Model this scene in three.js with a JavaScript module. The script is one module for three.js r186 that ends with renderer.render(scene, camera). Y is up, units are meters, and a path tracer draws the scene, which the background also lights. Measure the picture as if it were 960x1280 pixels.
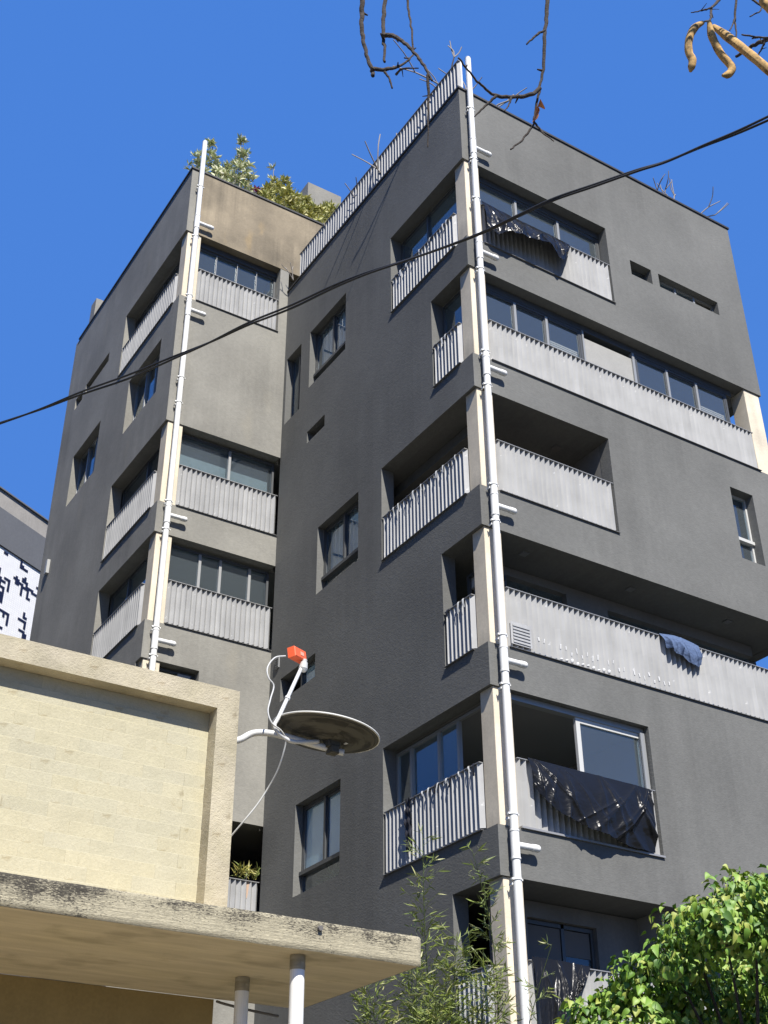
import * as THREE from 'three';
import { mergeGeometries } from 'three/addons/utils/BufferGeometryUtils.js';

/* ------------------------------------------------------------------ camera, sky, sun, exposure */
const scene = new THREE.Scene();
const CAM = new THREE.Vector3(-11.036, 1.6, 14.391);
const RIGHT = new THREE.Vector3(0.84622, -0.00467, 0.53281);
const UP = new THREE.Vector3(-0.28063, 0.84612, 0.45313);
const FWD = new THREE.Vector3(0.45294, 0.53297, -0.7147);
const camera = new THREE.PerspectiveCamera(43.56, 0.75, 0.1, 600);
camera.position.copy(CAM);
camera.quaternion.setFromRotationMatrix(new THREE.Matrix4().makeBasis(RIGHT, UP, FWD.clone().negate()));
camera.updateMatrixWorld(true);
const FOCAL = 1602;
// a point on the ray through a place of the photograph at a given distance: used once, to find where branches, plants and cloth stand
const at = (x, y, d) => CAM.clone().addScaledVector(FWD, d).addScaledVector(RIGHT, (x - 480) / FOCAL * d).addScaledVector(UP, (640 - y) / FOCAL * d);
const atPlane = (x, y, axis, v) => { const r = at(x, y, 1).sub(CAM); return CAM.clone().addScaledVector(r, (v - CAM.getComponent(axis)) / r.getComponent(axis)); };

const renderer = new THREE.WebGLRenderer({ antialias: true });
renderer.setSize(768, 1024);
renderer.toneMapping = THREE.LinearToneMapping;
renderer.toneMappingExposure = 1.6;
renderer.shadowMap.enabled = true;

const SUN = new THREE.Vector3(-0.205, 1, 0.87).normalize();
{
  const W = 512, H = 256, d = new Float32Array(W * H * 4);
  const zen = [0.041, 0.136, 0.432], mid = [0.052, 0.157, 0.462], hor = [0.14, 0.26, 0.50], gr = [0.05, 0.046, 0.042];
  for (let j = 0; j < H; j++) for (let i = 0; i < W; i++) {
    const el = ((j + 0.5) / H - 0.5) * Math.PI, s = Math.sin(el), k = (j * W + i) * 4;
    for (let c = 0; c < 3; c++) {
      let v;
      if (s < 0) v = gr[c];
      else if (s < 0.3) { const t = Math.pow(1 - s / 0.3, 1.6); v = mid[c] * (1 - t) + hor[c] * t; }
      else { const t = Math.min(1, (s - 0.3) / 0.65); v = mid[c] * (1 - t) + zen[c] * t; }
      d[k + c] = v;
    }
    d[k + 3] = 1;
  }
  const sky = new THREE.DataTexture(d, W, H, THREE.RGBAFormat, THREE.FloatType);
  sky.mapping = THREE.EquirectangularReflectionMapping; sky.magFilter = THREE.LinearFilter; sky.minFilter = THREE.LinearFilter; sky.needsUpdate = true;
  scene.background = sky; scene.environment = sky;
}
const sun = new THREE.DirectionalLight(new THREE.Color(1, 0.955, 0.88), 5.0);
sun.position.copy(SUN).multiplyScalar(60).add(new THREE.Vector3(0, 10, 0)); sun.target.position.set(0, 10, 0);
sun.castShadow = true; sun.shadow.mapSize.set(4096, 4096);
Object.assign(sun.shadow.camera, { left: -32, right: 32, top: 32, bottom: -32, near: 1, far: 140 });
scene.add(sun, sun.target);

/* ------------------------------------------------------------------ helpers */
let seedState = 12345;
const seed = (s) => { seedState = s | 0; };
const rnd = () => { seedState = (seedState + 0x6d2b79f5) | 0; let t = Math.imul(seedState ^ (seedState >>> 15), 1 | seedState); t = (t + Math.imul(t ^ (t >>> 7), 61 | t)) ^ t; return ((t ^ (t >>> 14)) >>> 0) / 4294967296; };
const rr = (a, b) => a + (b - a) * rnd();
const V = (x, y, z) => new THREE.Vector3(x, y, z);
const clamp = (x, a = 0, b = 1) => Math.min(b, Math.max(a, x));
const smooth = (a, b, x) => { const t = clamp((x - a) / (b - a)); return t * t * (3 - 2 * t); };

function noiseField(N, fx, fy, octaves, sd, gain = 0.5) {        // tileable fractal noise, 0 to 1
  const out = new Float32Array(N * N); let amp = 1, tot = 0;
  for (let o = 0; o < octaves; o++) {
    const gx = fx << o, gy = fy << o; if (gx > N || gy > N) break;
    seed(sd + o * 977); const g = new Float32Array(gx * gy); for (let i = 0; i < g.length; i++) g[i] = rnd();
    for (let j = 0; j < N; j++) {
      const y = j / N * gy, y0 = Math.floor(y), b = y - y0, ty = b * b * (3 - 2 * b), r0 = (y0 % gy) * gx, r1 = ((y0 + 1) % gy) * gx;
      for (let i = 0; i < N; i++) {
        const x = i / N * gx, x0 = Math.floor(x), a = x - x0, tx = a * a * (3 - 2 * a), c0 = x0 % gx, c1 = (x0 + 1) % gx;
        const p = g[r0 + c0] + (g[r0 + c1] - g[r0 + c0]) * tx, q = g[r1 + c0] + (g[r1 + c1] - g[r1 + c0]) * tx;
        out[j * N + i] += amp * (p + (q - p) * ty);
      }
    }
    tot += amp; amp *= gain;
  }
  for (let i = 0; i < out.length; i++) out[i] /= tot;
  return out;
}
function tex(N, fn, repeat, srgb = true, M = N) {                  // fn(i, j) -> [r, g, b] 0..255 or a number
  const d = new Uint8Array(N * M * 4);
  for (let j = 0; j < M; j++) for (let i = 0; i < N; i++) {
    const v = fn(i, j), k = (j * N + i) * 4;
    if (typeof v === 'number') d[k] = d[k + 1] = d[k + 2] = clamp(v, 0, 255); else { d[k] = clamp(v[0], 0, 255); d[k + 1] = clamp(v[1], 0, 255); d[k + 2] = clamp(v[2], 0, 255); }
    d[k + 3] = 255;
  }
  const t = new THREE.DataTexture(d, N, M, THREE.RGBAFormat);
  t.wrapS = t.wrapT = THREE.RepeatWrapping; t.magFilter = THREE.LinearFilter; t.minFilter = THREE.LinearMipmapLinearFilter; t.generateMipmaps = true;
  if (srgb) t.colorSpace = THREE.SRGBColorSpace;
  t.repeat.set(...(Array.isArray(repeat) ? repeat : [repeat, repeat])); t.needsUpdate = true;
  return t;
}
function metric(g) {                                              // uv in metres, by the way each face points
  if (g.index) g = g.toNonIndexed();
  const p = g.attributes.position, n = p.count, uv = new Float32Array(n * 2), a = V(), b = V(), c = V();
  for (let i = 0; i < n; i += 3) {
    a.fromBufferAttribute(p, i); b.fromBufferAttribute(p, i + 1).sub(a); c.fromBufferAttribute(p, i + 2).sub(a); b.cross(c);
    const x = Math.abs(b.x), y = Math.abs(b.y), z = Math.abs(b.z);
    for (let k = 0; k < 3; k++) {
      const X = p.getX(i + k), Y = p.getY(i + k), Z = p.getZ(i + k), o = (i + k) * 2;
      if (y >= x && y >= z) { uv[o] = X; uv[o + 1] = Z; } else if (x >= z) { uv[o] = Z; uv[o + 1] = Y; } else { uv[o] = X; uv[o + 1] = Y; }
    }
  }
  g.setAttribute('uv', new THREE.BufferAttribute(uv, 2)); return g;
}
function merge(list) {
  list = list.map((g) => { const h = g.index ? g.toNonIndexed() : g; for (const k of Object.keys(h.attributes)) if (!['position', 'normal', 'uv', 'color'].includes(k)) h.deleteAttribute(k); return h; });
  return list.length === 1 ? list[0] : mergeGeometries(list);
}
const bx = (x0, x1, y0, y1, z0, z1) => { const g = new THREE.BoxGeometry(x1 - x0, y1 - y0, z1 - z0); g.translate((x0 + x1) / 2, (y0 + y1) / 2, (z0 + z1) / 2); return metric(g); };
function chamfered(w, h, d, c = 0.006) {                           // a box with chamfered edges, centred
  const s = new THREE.Shape(); s.moveTo(-w / 2 + c, -h / 2 + c); s.lineTo(w / 2 - c, -h / 2 + c); s.lineTo(w / 2 - c, h / 2 - c); s.lineTo(-w / 2 + c, h / 2 - c); s.closePath();
  const g = new THREE.ExtrudeGeometry(s, { depth: d - 2 * c, bevelEnabled: true, bevelThickness: c, bevelSize: c, bevelSegments: 1 }); g.translate(0, 0, -d / 2 + c); return g;
}
const cbx = (x0, x1, y0, y1, z0, z1, c) => { const g = chamfered(x1 - x0, y1 - y0, z1 - z0, c); g.translate((x0 + x1) / 2, (y0 + y1) / 2, (z0 + z1) / 2); return metric(g); };
const rod = (a, b, r0, r1 = r0, n = 12) => { const L = a.distanceTo(b), g = new THREE.CylinderGeometry(r1, r0, L, n); g.translate(0, L / 2, 0); g.applyQuaternion(new THREE.Quaternion().setFromUnitVectors(V(0, 1, 0), b.clone().sub(a).normalize())); g.translate(a.x, a.y, a.z); return g; };
function tube(pts, r0, r1 = r0, n = 8, steps = 0, radius) {         // a tapered bent tube
  const curve = new THREE.CatmullRomCurve3(pts, false, 'centripetal'), S = steps || Math.max(4, pts.length * 5), fr = curve.computeFrenetFrames(S, false), pos = [], uv = [], idx = [], len = curve.getLength();
  for (let i = 0; i <= S; i++) {
    const c = curve.getPointAt(i / S), R = radius ? radius(i / S) : r0 + (r1 - r0) * i / S;
    for (let k = 0; k <= n; k++) { const a = k / n * 2 * Math.PI, o = fr.normals[i].clone().multiplyScalar(Math.cos(a) * R).addScaledVector(fr.binormals[i], Math.sin(a) * R).add(c); pos.push(o.x, o.y, o.z); uv.push(k / n * 6.28 * r0, i / S * len); }
  }
  for (let i = 0; i < S; i++) for (let k = 0; k < n; k++) { const a = i * (n + 1) + k, b = a + n + 1; idx.push(a, b, a + 1, b, b + 1, a + 1); }
  const base = pos.length / 3; const e0 = curve.getPointAt(0), e1 = curve.getPointAt(1); pos.push(e0.x, e0.y, e0.z, e1.x, e1.y, e1.z); uv.push(0, 0, 0, 0);
  for (let k = 0; k < n; k++) { idx.push(base, k, k + 1); idx.push(base + 1, S * (n + 1) + k + 1, S * (n + 1) + k); }
  const g = new THREE.BufferGeometry(); g.setAttribute('position', new THREE.Float32BufferAttribute(pos, 3)); g.setAttribute('uv', new THREE.Float32BufferAttribute(uv, 2)); g.setIndex(idx); g.computeVertexNormals(); return g;
}
function mk(name, geo, mat, parent = scene) { const m = new THREE.Mesh(geo, mat); m.name = name; m.castShadow = m.receiveShadow = true; parent.add(m); return m; }
function grp(name, parent = scene) { const g = new THREE.Group(); g.name = name; parent.add(g); return g; }
const used = {};
const numbered = (n) => { const k = used[n] = (used[n] ?? -1) + 1; return k ? n + '_' + String(k).padStart(3, '0') : n; };
function thing(name, label, category, group) { const g = grp(numbered(name)); g.userData = { label, category }; if (group) g.userData.group = group; return g; }
function tag(o, label, category, group) { o.userData = { label, category }; if (group) o.userData.group = group; return o; }

/* ------------------------------------------------------------------ surfaces */
const lin = (r, g, b) => new THREE.Color().setRGB(r, g, b);
const cloudA = noiseField(1024, 4, 4, 7, 11, 0.55), cloudB = noiseField(1024, 3, 3, 6, 71, 0.5), grain = noiseField(512, 64, 64, 3, 31, 0.6), soft = noiseField(512, 6, 6, 6, 51, 0.55);
const streakV = noiseField(512, 64, 2, 3, 91, 0.6), streakBig = noiseField(512, 12, 1, 4, 121, 0.6), streakH = noiseField(512, 3, 24, 4, 141, 0.6);
const i10 = (f, i, j) => f[(j & 1023) * 1024 + (i & 1023)], i9 = (f, i, j) => f[(j & 511) * 512 + (i & 511)];

const stuccoBump = tex(512, (i, j) => 255 * (0.7 * i9(grain, i, j * 2) + 0.3 * i9(soft, i, j)), 1 / 2.2, false);
const roughBump = tex(512, (i, j) => 255 * (0.5 * i9(grain, i, j) + 0.5 * i9(soft, i * 2, j * 2)), 1 / 0.6, false);
function paintTex(base, amt, tint, rep, off) {
  return tex(1024, (i, j) => {
    const a = i10(cloudA, i + off, j) - 0.5, b = i10(cloudB, i, j + off) - 0.5, st = smooth(0.58, 0.72, i10(cloudB, i * 2 + off, j)), g = i9(grain, i, j) - 0.5;
    const run = (i9(streakBig, i, (j >> 2) + off) - 0.5) * 0.5 + (i9(streakV, i >> 1, j >> 2) - 0.5) * 0.35, k = 1 + amt * (1.1 * a + 0.8 * b + run * smooth(0.35, 0.65, i10(cloudB, i + 500, j + off))) + 0.10 * g;
    return base.map((v, c) => v * k + tint[c] * st * amt);
  }, 1 / rep);
}
const M = {};
M.front = new THREE.MeshStandardMaterial({ map: paintTex([100, 100, 97], 0.22, [9, 8, 7], 7, 0), roughness: 0.86, bumpMap: stuccoBump, bumpScale: 0.004 });
M.rear = new THREE.MeshStandardMaterial({ map: paintTex([129, 127, 120], 0.26, [16, 12, 4], 6, 300), roughness: 0.9, bumpMap: stuccoBump, bumpScale: 0.004 });
M.rearBand = new THREE.MeshStandardMaterial({ map: paintTex([132, 121, 102], 0.5, [34, 22, 2], 4, 600), roughness: 0.92, bumpMap: stuccoBump, bumpScale: 0.004 });
M.column = new THREE.MeshStandardMaterial({ map: paintTex([206, 195, 174], 0.22, [-10, -12, -16], 3, 200), roughness: 0.85, bumpMap: stuccoBump, bumpScale: 0.0006 });
M.pipe = new THREE.MeshStandardMaterial({ map: tex(512, (i, j) => { const d = smooth(0.6, 0.85, i9(streakV, i, j)) * 22 + i9(soft, i, j) * 12; return [236 - d * 1.3, 236 - d * 1.3, 233 - d * 1.4]; }, 1), roughness: 0.45 });
M.rail = new THREE.MeshStandardMaterial({ map: tex(512, (i, j) => { const v = 165 + 16 * (i9(streakV, i, j) - 0.5) + 20 * (i9(streakBig, i, j >> 1) - 0.5) + 14 * (i9(soft, i, j) - 0.5) + 34 * smooth(0.74, 0.8, i9(soft, i * 3, j * 2)); return [v, v, v - 1]; }, [1 / 2.6, 1 / 1.4]), roughness: 0.55, metalness: 0.0, side: THREE.DoubleSide });
M.railCap = new THREE.MeshStandardMaterial({ color: lin(0.30, 0.30, 0.30), roughness: 0.5, metalness: 0.3 });
M.tray = new THREE.MeshStandardMaterial({ color: lin(0.18, 0.18, 0.18), roughness: 0.6, metalness: 0.3 });
M.coping = new THREE.MeshStandardMaterial({ color: lin(0.03, 0.03, 0.032), roughness: 0.6 });
M.alu = new THREE.MeshStandardMaterial({ color: lin(0.33, 0.335, 0.33), roughness: 0.45, metalness: 0.35 });
M.aluDark = new THREE.MeshStandardMaterial({ color: lin(0.10, 0.105, 0.108), roughness: 0.45, metalness: 0.35 });
M.white = new THREE.MeshStandardMaterial({ color: lin(0.5, 0.5, 0.48), roughness: 0.5 });
M.glass = new THREE.MeshPhysicalMaterial({ color: lin(0.84, 0.93, 0.98), roughness: 0.02, transmission: 0.97, thickness: 0, ior: 1.55 });
M.inside = new THREE.MeshStandardMaterial({ color: lin(0.24, 0.235, 0.225), roughness: 0.9 });
M.dark = new THREE.MeshStandardMaterial({ color: lin(0.15, 0.14, 0.13), roughness: 0.9 });
M.logWall = new THREE.MeshStandardMaterial({ map: paintTex([118, 116, 112], 0.2, [6, 5, 4], 5, 50), roughness: 0.9 });
M.curtain = new THREE.MeshStandardMaterial({ color: lin(0.8, 0.8, 0.77), roughness: 0.95, side: THREE.DoubleSide });
M.drape = new THREE.MeshStandardMaterial({ color: lin(0.42, 0.43, 0.40), roughness: 0.95, side: THREE.DoubleSide });
M.board = new THREE.MeshStandardMaterial({ map: paintTex([150, 149, 145], 0.14, [5, 4, 2], 2, 90), roughness: 0.8 });
M.wood = new THREE.MeshStandardMaterial({ color: lin(0.48, 0.33, 0.23), roughness: 0.7 });
M.ground = new THREE.MeshStandardMaterial({ map: paintTex([62, 62, 54], 0.3, [8, 6, 4], 5, 20), roughness: 0.95 });
M.asphalt = new THREE.MeshStandardMaterial({ map: paintTex([54, 53, 52], 0.3, [8, 8, 8], 4, 20), roughness: 0.95 });

/* ------------------------------------------------------------------ ground */
{
  const g = mk('ground', metric(new THREE.PlaneGeometry(500, 500).rotateX(-Math.PI / 2)), M.ground); g.userData = { kind: 'structure' };
  const r = mk('road', bx(-90, 90, -0.1, 0.004, 9.2, 16.5), M.asphalt); r.userData = { kind: 'structure' };
  const p = mk('pavement', bx(-30, -4.4, -0.1, 0.13, 3.52, 9.198), new THREE.MeshStandardMaterial({ map: paintTex([158, 152, 140], 0.25, [8, 6, 4], 3, 20), roughness: 0.95 })); p.userData = { kind: 'structure' };
}

/* ------------------------------------------------------------------ the two towers */
// a facade is drawn in (along, up, outward); frames turn that into the world
const facing = (x0) => (m) => { m.rotation.y = -Math.PI / 2; m.position.x = x0; return m; };    // faces -x, along = z
const fronting = (z0) => (m) => { m.position.z = z0; return m; };                                // faces +z, along = x
const FA = fronting(0), FB = facing(0), RZ = -7.48, RX = -2.86, RA = fronting(RZ), RB = facing(RX);
const TH = 0.28;
function wall(pieces, t = TH) {
  return metric(merge(pieces.map(([outline, holes = []]) => {
    const s = new THREE.Shape(outline.map(([a, b]) => new THREE.Vector2(a, b)));
    for (const [a, b, c, d] of holes) s.holes.push(new THREE.Path([new THREE.Vector2(a, c), new THREE.Vector2(b, c), new THREE.Vector2(b, d), new THREE.Vector2(a, d)].reverse()));
    const g = new THREE.ExtrudeGeometry(s, { depth: t, bevelEnabled: false }); g.translate(0, 0, -t); return g;
  })));
}
const S = [7.65, 10.58, 13.53, 16.38, 19.28], T = [9.85, 12.74, 15.63, 18.53, 21.42], TOP = 23.5;

const tower = thing('apartment_tower', 'dark grey corner apartment tower with corrugated balcony railings and black plastic hung out', 'building');
const rear = thing('apartment_tower', 'taller brownish grey apartment tower joined behind, with green shrubs on its roof', 'building');

// right-hand facade of the corner tower
FA(mk('front_wall', wall([
  [[[0, 0], [7.8, 0], [7.8, S[1]], [0, S[1]], [0, T[0]], [3.22, T[0]], [3.22, S[0]], [0, S[0]], [0, 6.91], [5.6, 6.91], [5.6, 4.74], [0, 4.74]]],
  [[[0, T[1]], [7.8, T[1]], [7.8, S[3]], [0, S[3]], [0, T[2]], [3.1, T[2]], [3.1, S[2]], [0, S[2]]], [[6.27, 6.9, 14.0, 15.65]]],
  [[[0, T[3]], [7.8, T[3]], [7.8, TOP], [0, TOP], [0, T[4]], [3.75, T[4]], [3.75, S[4]], [0, S[4]]], [[4.36, 4.96, 20.4, 20.81], [5.17, 6.94, 20.43, 20.81]]],
]), M.front, tower));
// left-hand facade (along = z, from the recess to the corner)
const notchB = [[4.74, 6.91, -1.19], [S[0], T[0], -3.1], [S[1], T[1], -1.18], [S[2], T[2], -3.11], [S[3], T[3], -1.26], [S[4], T[4], -2.7]];
{
  const o = [[RZ, 0], [-TH, 0]];
  for (const [a, b, z] of notchB) o.push([-TH, a], [z, a], [z, b], [-TH, b]);
  o.push([-TH, TOP], [RZ, TOP]);
  FB(mk('side_wall', wall([[o, [[-6.22, -4.58, 19.66, 21.3], [-5.61, -3.97, 14.0, 15.58], [-6.18, -4.52, 8.05, 9.77], [-7.37, -6.65, 19.33, 21.27], [-6.22, -5.43, 18.1, 18.41], [-7.0, -5.57, 12.17, 12.68]]]]), M.front, tower));
}
mk('far_wall', merge([bx(7.55, 7.8, 0, S[1], -12, -TH), bx(7.55, 7.8, T[1], S[3], -12, -TH), bx(7.55, 7.8, T[3], TOP, -12, -TH), bx(7.55, 7.8, S[1], T[1], -12, -1.4), bx(7.55, 7.8, S[3], T[3], -12, -1.4)]), M.front, tower);
// floors, ceilings and the inner walls behind the windows
for (let k = -1; k < 5; k++) {
  const y0 = k < 0 ? 6.91 : T[k], y1 = k + 1 < 5 ? S[k + 1] : 22.9;
  mk('floor_slab', bx(TH + 0.002, 7.54, y0 + 0.003, y1 - 0.003, RZ - 0.5, -TH - 0.002), k === 2 || k === 1 || k === -1 ? M.front : M.inside, tower);
}
mk('floor_slab', bx(TH + 0.002, 7.54, 4.2, 4.737, RZ - 0.5, -TH - 0.002), M.inside, tower);
const tileDark = new THREE.MeshStandardMaterial({ color: lin(0.2, 0.18, 0.16), roughness: 0.6 });
for (const y of [S[2], S[1], 4.737]) mk('floor_finish', bx(TH + 0.01, 7.5, y - 0.002, y + 0.012, -4.2, -TH - 0.01), tileDark, tower);
mk('roof_slab', bx(TH, 7.54, 22.905, 23.0, RZ - 0.5, -TH - 0.002), M.ground, tower);
mk('inner_wall', bx(2.3, 7.2, 0, 22.8, RZ - 0.5, -2.6), M.inside, tower);
mk('inner_partition', merge([bx(TH + 0.01, 2.29, 4.75, 22.8, -4.45, -4.3), bx(3.28, 3.4, 4.75, 9.85, -2.59, -TH - 0.004), bx(3.8, 3.92, 19.3, 21.4, -2.59, -TH - 0.004)]), M.inside, tower);
mk('parapet_coping', merge([bx(-0.03, 7.83, TOP, TOP + 0.05, -TH - 0.02, 0.03), bx(-0.03, TH + 0.02, TOP, TOP + 0.05, RZ + 0.003, -TH - 0.022)]), M.coping, tower);

// corner columns, one to each storey
for (let k = -1; k < 5; k++) mk('corner_column', cbx(0.07, 0.42, k < 0 ? 4.742 : S[k] + 0.002, k < 0 ? 6.908 : T[k] - 0.002, -0.37, -0.035, 0.008), M.column, tower);
mk('corner_column', cbx(7.3, 7.75, S[3] + 0.002, T[3] - 0.002, -0.42, -0.035, 0.008), M.column, tower);
mk('corner_column', cbx(7.3, 7.75, S[1] + 0.002, T[1] - 0.002, -0.42, -0.035, 0.008), M.column, tower);

// a corrugated metal railing: folded sheet, cap and bottom tray
const PITCH = 0.112, FOLD = 0.07;
function foldedSheet(u0, u1, y0, y1, out = -0.02) {
  const n = Math.max(2, Math.round((u1 - u0) / PITCH)) * 2, pos = [], uv = [];
  const P = (i, y) => [u0 + (u1 - u0) * i / n, y, out + (i % 2 ? FOLD : 0)];
  for (let i = 0; i < n; i++) {
    const a = P(i, y0), b = P(i + 1, y0), c = P(i + 1, y1), d = P(i, y1);
    for (const q of [a, b, c, a, c, d]) { pos.push(...q); uv.push(q[0], q[1]); }
  }
  const g = new THREE.BufferGeometry(); g.setAttribute('position', new THREE.Float32BufferAttribute(pos, 3)); g.setAttribute('uv', new THREE.Float32BufferAttribute(uv, 2)); g.computeVertexNormals(); return g;
}
function railing(parent, place, u0, u1, y0, y1, opt = {}) {
  const r = place(grp('railing', parent));
  const L = u1 - u0, n = Math.max(1, Math.round(L / 1.12)), nf = Math.round(L / PITCH);
  for (let i = 0; i < n; i++) {                                     // sheets side by side, each a panel
    const a = u0 + Math.round(nf * i / n) * (L / nf), b = u0 + Math.round(nf * (i + 1) / n) * (L / nf);
    const g = foldedSheet(a, b, y0 + (opt.lightTray ? 0.03 : 0.05), y1 - 0.012, -0.072 + (i % 2) * 0.002);
    const uvs = g.attributes.uv, off = (opt.off || 0) + i * 0.83; for (let k = 0; k < uvs.count; k++) uvs.setX(k, uvs.getX(k) + off);
    mk('corrugated_panel', g, M.rail, r);
  }
  mk('top_cap', bx(u0, u1, y1 - 0.012, y1, -0.078, 0.004), M.railCap, r);
  mk('bottom_tray', bx(u0 - 0.01, u1 + 0.02, y0, y0 + (opt.lightTray ? 0.03 : 0.008), -0.09, 0.036), opt.lightTray ? M.railCap : M.tray, r);
  return r;
}
railing(tower, FA, 0.43, 3.74, S[4] + 0.004, 20.35, { off: 0.3 });
railing(tower, FA, 0.43, 7.29, S[3] + 0.004, 17.36, { off: 1.7 });
railing(tower, FA, 0.43, 3.08, S[2] + 0.004, 14.62, { off: 2.2 });
railing(tower, FA, 0.43, 7.29, S[1] + 0.004, 11.68, { off: 0.9 });
railing(tower, FA, 0.43, 3.2, S[0] + 0.004, 8.75, { off: 1.2, lightTray: true });
railing(tower, FA, 0.43, 5.58, 4.745, 5.8, { off: 0.1 });
railing(tower, FB, -2.68, -0.38, S[4] + 0.004, 20.2);
railing(tower, FB, -1.24, -0.38, S[3] + 0.004, 17.37);
railing(tower, FB, -3.09, -0.38, S[2] + 0.004, 14.5);
railing(tower, FB, -1.16, -0.38, S[1] + 0.004, 11.6);
railing(tower, FB, -3.08, -0.38, S[0] + 0.004, 8.72);
railing(tower, FB, -1.17, -0.38, 4.745, 5.75);
{ // railing along the roof edge
  const r = facing(0.09)(grp('roof_railing', tower)), L = 7.0, n = 6;
  for (let i = 0; i < n; i++) mk('corrugated_panel', foldedSheet(-7.02 + L * i / n, -7.02 + L * (i + 1) / n, TOP + 0.055, TOP + 0.95, -0.02), M.rail, r);
  mk('top_cap', bx(-7.02, -0.02, TOP + 0.951, TOP + 0.965, -0.04, 0.056), M.railCap, r);
  mk('end_post', bx(-0.09, -0.02, TOP + 0.052, TOP + 1.02, -0.045, -0.005), M.pipe, r);
}

// windows: an outer frame, mullions, panes, and what hangs behind
function windowUnit(parent, place, u0, u1, y0, y1, depth, splits, o = {}) {
  const w = place(grp('window', parent)), f = o.f ?? 0.05, mat = o.mat ?? M.alu, fm = o.frame ?? (o.mat ? o.mat : M.aluDark), d0 = -depth - 0.06, d1 = -depth;
  mk('frame', merge([bx(u0, u1, y0, y0 + f, d0, d1), bx(u0, u1, y1 - f, y1, d0, d1), bx(u0, u0 + f, y0 + f, y1 - f, d0, d1), bx(u1 - f, u1, y0 + f, y1 - f, d0, d1)]), fm, w);
  const xs = [u0 + f, ...splits, u1 - f], lo = y0 + f, hi = y1 - f, base = o.transom ? o.transom : lo;
  const mw = o.mw ?? 0.055;
  for (const s of splits) mk('mullion', bx(s - mw / 2, s + mw / 2, base + 0.001, hi - 0.001, d0 + 0.004, d1 + (o.proud ?? 0.012)), mat, w);
  for (let i = 0; i + 1 < xs.length; i++) {
    if (o.open?.includes(i)) continue;
    const a = xs[i] + (i ? mw / 2 + 0.002 : 0.002), b = xs[i + 1] - (i + 2 < xs.length ? mw / 2 + 0.002 : 0.002), zz = d0 + 0.03 - (i % 2) * 0.012;
    const sf = o.sash ?? 0;
    if (sf) mk('sash', merge([bx(a, b, base + 0.002, base + sf, zz - 0.012, zz + 0.022), bx(a, b, hi - sf, hi - 0.002, zz - 0.012, zz + 0.022), bx(a, a + sf, base + sf, hi - sf, zz - 0.012, zz + 0.022), bx(b - sf, b, base + sf, hi - sf, zz - 0.012, zz + 0.022)]), fm, w);
    mk('pane', bx(a + sf, b - sf, base + sf + 0.003, hi - sf - 0.003, zz, zz + 0.004), M.glass, w);
  }
  if (o.transom) {
    mk('transom', bx(u0 + 0.004, u1 - 0.004, o.transom - 0.07, o.transom, d0 - 0.002, d1 + 0.05), mat, w);
    mk('pane', bx(u0 + f + 0.002, u1 - f - 0.002, lo + 0.003, o.transom - 0.073, d0 + 0.02, d0 + 0.024), M.glass, w);
  }
  return w;
}
function cloth(w, u0, u1, y0, y1, z, amp, waves, mat, name = 'curtain') {            // hanging folds
  const g = new THREE.PlaneGeometry(u1 - u0, y1 - y0, Math.ceil(waves * 8), 3), p = g.attributes.position;
  for (let i = 0; i < p.count; i++) p.setZ(i, Math.sin((p.getX(i) / (u1 - u0) + 0.5) * waves * 6.283 + Math.sin(p.getX(i) * 9)) * amp);
  g.translate((u0 + u1) / 2, (y0 + y1) / 2, z); g.computeVertexNormals(); return mk(name, g, mat, w);
}
let w;
// top storey, right facade
windowUnit(tower, FA, 0.43, 3.73, S[4] + 0.004, T[4] - 0.16, 0.24, [1.49, 2.6], { sash: 0.03 });
mk('window_head', bx(0.43, 3.74, T[4] - 0.158, T[4] - 0.003, -0.33, -0.22), M.aluDark, tower);
windowUnit(tower, FA, 4.362, 4.958, 20.402, 20.808, 0.2, [], { f: 0.03, mat: M.aluDark });
windowUnit(tower, FA, 5.172, 6.938, 20.432, 20.808, 0.15, [5.78, 6.34], { f: 0.035, mat: M.alu, open: [2] });
// second storey down: window band, with a grey board in the middle
windowUnit(tower, FA, 0.43, 2.93, S[3] + 0.004, T[3] - 0.16, 0.24, [1.26, 2.04], { sash: 0.03 });
mk('infill_panel', bx(2.96, 4.3, S[3] + 0.004, T[3] - 0.3, -0.3, -0.26), M.board, tower);
mk('infill_post', bx(2.94, 2.98, S[3] + 0.004, T[3] - 0.16, -0.31, -0.22), M.alu, tower); mk('infill_post', bx(4.26, 4.32, S[3] + 0.004, T[3] - 0.16, -0.31, -0.22), M.alu, tower);
windowUnit(tower, FA, 4.33, 6.95, S[3] + 0.004, T[3] - 0.16, 0.24, [5.22, 6.05], { sash: 0.03 });
mk('window_head', bx(0.43, 7.1, T[3] - 0.158, T[3] - 0.003, -0.36, -0.23), M.aluDark, tower);
{ const b = grp('window_blind', tower); for (let i = 0; i < 14; i++) mk('slat', bx(6.12, 6.88, 17.16 + i * 0.05, 17.195 + i * 0.05, -0.34, -0.325), M.wood, b); for (let i = 0; i < 14; i++) mk('slat', bx(2.1, 2.86, 17.16 + i * 0.05, 17.195 + i * 0.05, -0.34, -0.325), M.wood, b); }
windowUnit(tower, FA, 6.272, 6.898, 14.002, 15.648, 0.2, [], { f: 0.045, mat: M.white, transom: 14.62 });
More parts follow.
